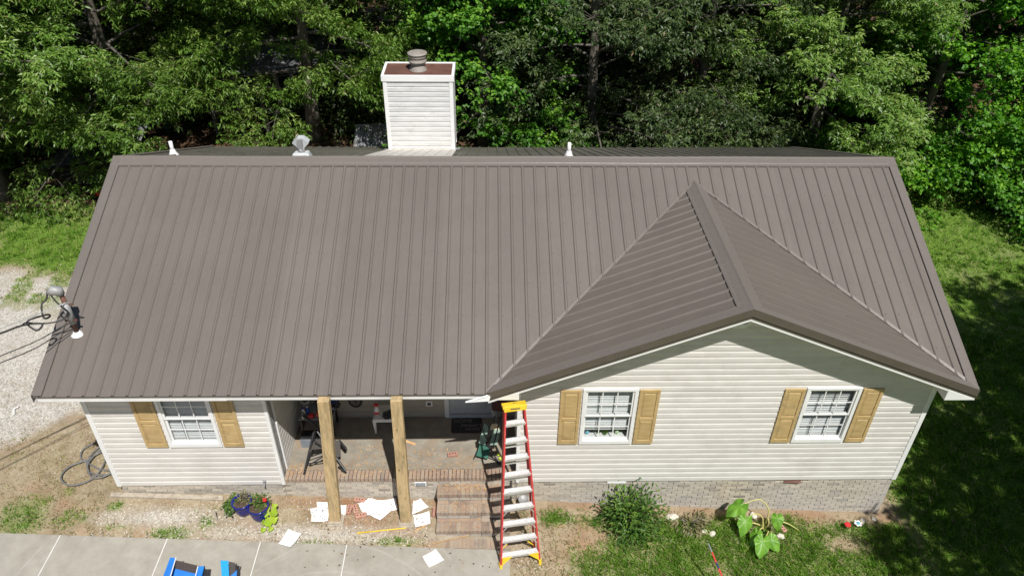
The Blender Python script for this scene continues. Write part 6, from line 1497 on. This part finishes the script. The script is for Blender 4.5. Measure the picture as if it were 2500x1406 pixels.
# ---- items in the middle window
for nm, lb, x, m_ in (('glass_ball', 'pale blue ball on the sill of the middle window', 8.985, 'paleblue'), ('glass_ball', 'pale green ball on the sill of the middle window', 9.52, 'palegreen')):
    b_ = thing(nm, lb, 'ball', (x, O+.14, 1.152)); MB().lathe((x, O+.14, 1.152+.042), [(.042*math.sin(a)+.0005, -.042*math.cos(a)) for a in np.linspace(0, math.pi, 9)], 16).build('glass', m_, b_, True); MB().lathe((x, O+.14, 1.15), [(.02, 0), (.016, .01)], 10).build('foot', 'plastic_white', b_)
foliage_thing('house_plant', 'little green plant inside the middle window', 'plant', 9.28, O+.15, 1.16, bush_mesh(91, .10, .05, .07, 90, .04, .03, 'leaf_shrub', 0, 5))

# ---- shed and sheet metal under the trees
shd = thing('shed', 'open teal shed with grey posts half hidden under the oaks', 'shed', (-1.2, 17.2, -.2))
MB().box((-4.2, 18.6, -.3), (1.2, 18.7, 2.2)).build('back_wall', 'teal', shd); MB().box((-4.3, 16.4, -.3), (-4.2, 18.6, 2.2)).build('side_wall', 'teal', shd)
for i, (x, ln) in enumerate(((-2.45, .0), (-1.55, .08), (-.65, -.05), (.15, -.25))):
    MB().bar((x, 16.3, -.3), (x+ln, 16.3, 2.1), .13, .13).build('post', 'greywood', shd)
MB().box((-2.6, 16.22, .62), (.3, 16.27, .72)).build('rail', 'greywood', shd)
rfm = MB()
for i in range(24): x = -4.5+i*.25; rfm.add([(x, 15.9, 2.15), (x+.25, 15.9, 2.15), (x+.25, 18.9, 2.75), (x, 18.9, 2.75), (x+.10, 15.9, 2.19), (x+.14, 15.9, 2.19), (x+.14, 18.9, 2.79), (x+.10, 18.9, 2.79)], [(0, 1, 2, 3), (4, 5, 6, 7), (0, 4, 7, 3), (1, 2, 6, 5)])
rfm.build('shed_roof', 'shed_roof', shd)
def sheet(label, pts, th=.03):
    t = thing('metal_sheet', label, 'metal sheet', tuple(np.mean(np.array(pts), 0)), 'fallen roofing sheets'); a, b, c_, d_ = [Vector(p) for p in pts]
    for i in range(4):
        f0, f1 = i/4+.004, (i+1)/4-.004; n_ = (b-a).cross(d_-a).normalized()
        q = [a.lerp(b, f0), a.lerp(b, f1), d_.lerp(c_, f1), d_.lerp(c_, f0)]
        MB().add([*q, *[p+n_*.01 for p in q]], [(3, 2, 1, 0), (4, 5, 6, 7), (0, 1, 5, 4), (1, 2, 6, 5), (2, 3, 7, 6), (3, 0, 4, 7)]).build('rib_panel', 'shed_roof', t)
        MB().bar(a.lerp(b, f0)+n_*.02, d_.lerp(c_, f0)+n_*.02, .03, .03).build('rib', 'shed_roof', t)
sheet('dark ribbed metal sheet propped under the left oaks', [(-6.1, 14.3, -.1), (-4.6, 14.3, -.05), (-4.3, 15.6, .75), (-5.2, 15.9, .75)])
sheet('second ribbed metal sheet lying flat before the propped one', [(-7.3, 13.4, -.12), (-5.9, 13.9, -.1), (-5.5, 14.5, .12), (-6.9, 14.4, .1)])
sheet('dark metal sheet leaning just left of the chimney', [(2.5, 15.2, -.2), (3.7, 15.3, -.2), (3.7, 15.7, .5), (2.6, 15.6, .5)])
mw = thing('mower', 'red mower showing at the left rake behind the house', 'mower', (-4.45, 11.75, Gf(-4.4, 11.7)))
zb_ = Gf(-4.4, 11.7)
MB().box((-4.72, 11.5, zb_+.12), (-4.2, 12.0, zb_+.30)).build('deck', 'red', mw, bev=.04); MB().box((-4.6, 11.62, zb_+.301), (-4.36, 11.86, zb_+.48)).build('engine', 'black', mw, bev=.02)
for x in (-4.74, -4.18):
    for y in (11.55, 11.95): MB().tube([(x-.03, y, zb_+.1), (x+.03, y, zb_+.1)], .10, 12).build('wheel', 'rubber', mw)
MB().tube([(-4.65, 12.0, zb_+.25), (-4.65, 12.6, zb_+.95), (-4.27, 12.6, zb_+.95), (-4.27, 12.0, zb_+.25)], .014, 6).build('handle', 'black', mw)

# brush pile of cut branches under the left oaks
bp = thing('brush_pile', 'dark pile of cut branches under the leftmost oaks', 'brush pile', (-5.2, 12.7, -.2))
rb_ = random.Random(4)
for i in range(46):
    x, y = -5.2+rb_.gauss(0, .75), 12.7+rb_.gauss(0, .45); a = rb_.uniform(0, 3.14); l_ = rb_.uniform(.5, 1.5); z = -.15+rb_.uniform(0, .45)*max(0, 1-abs(x+5.2)/2)
    dx, dy = math.cos(a)*l_/2, math.sin(a)*l_/2
    MB().tube([(x-dx, y-dy, z), (x+rb_.uniform(-.1, .1), y+rb_.uniform(-.1, .1), z+rb_.uniform(.02, .18)), (x+dx, y+dy, max(-.17, z+rb_.uniform(-.2, .15)))], [.02, .016, .006], 5).build('branch', 'bark', bp)
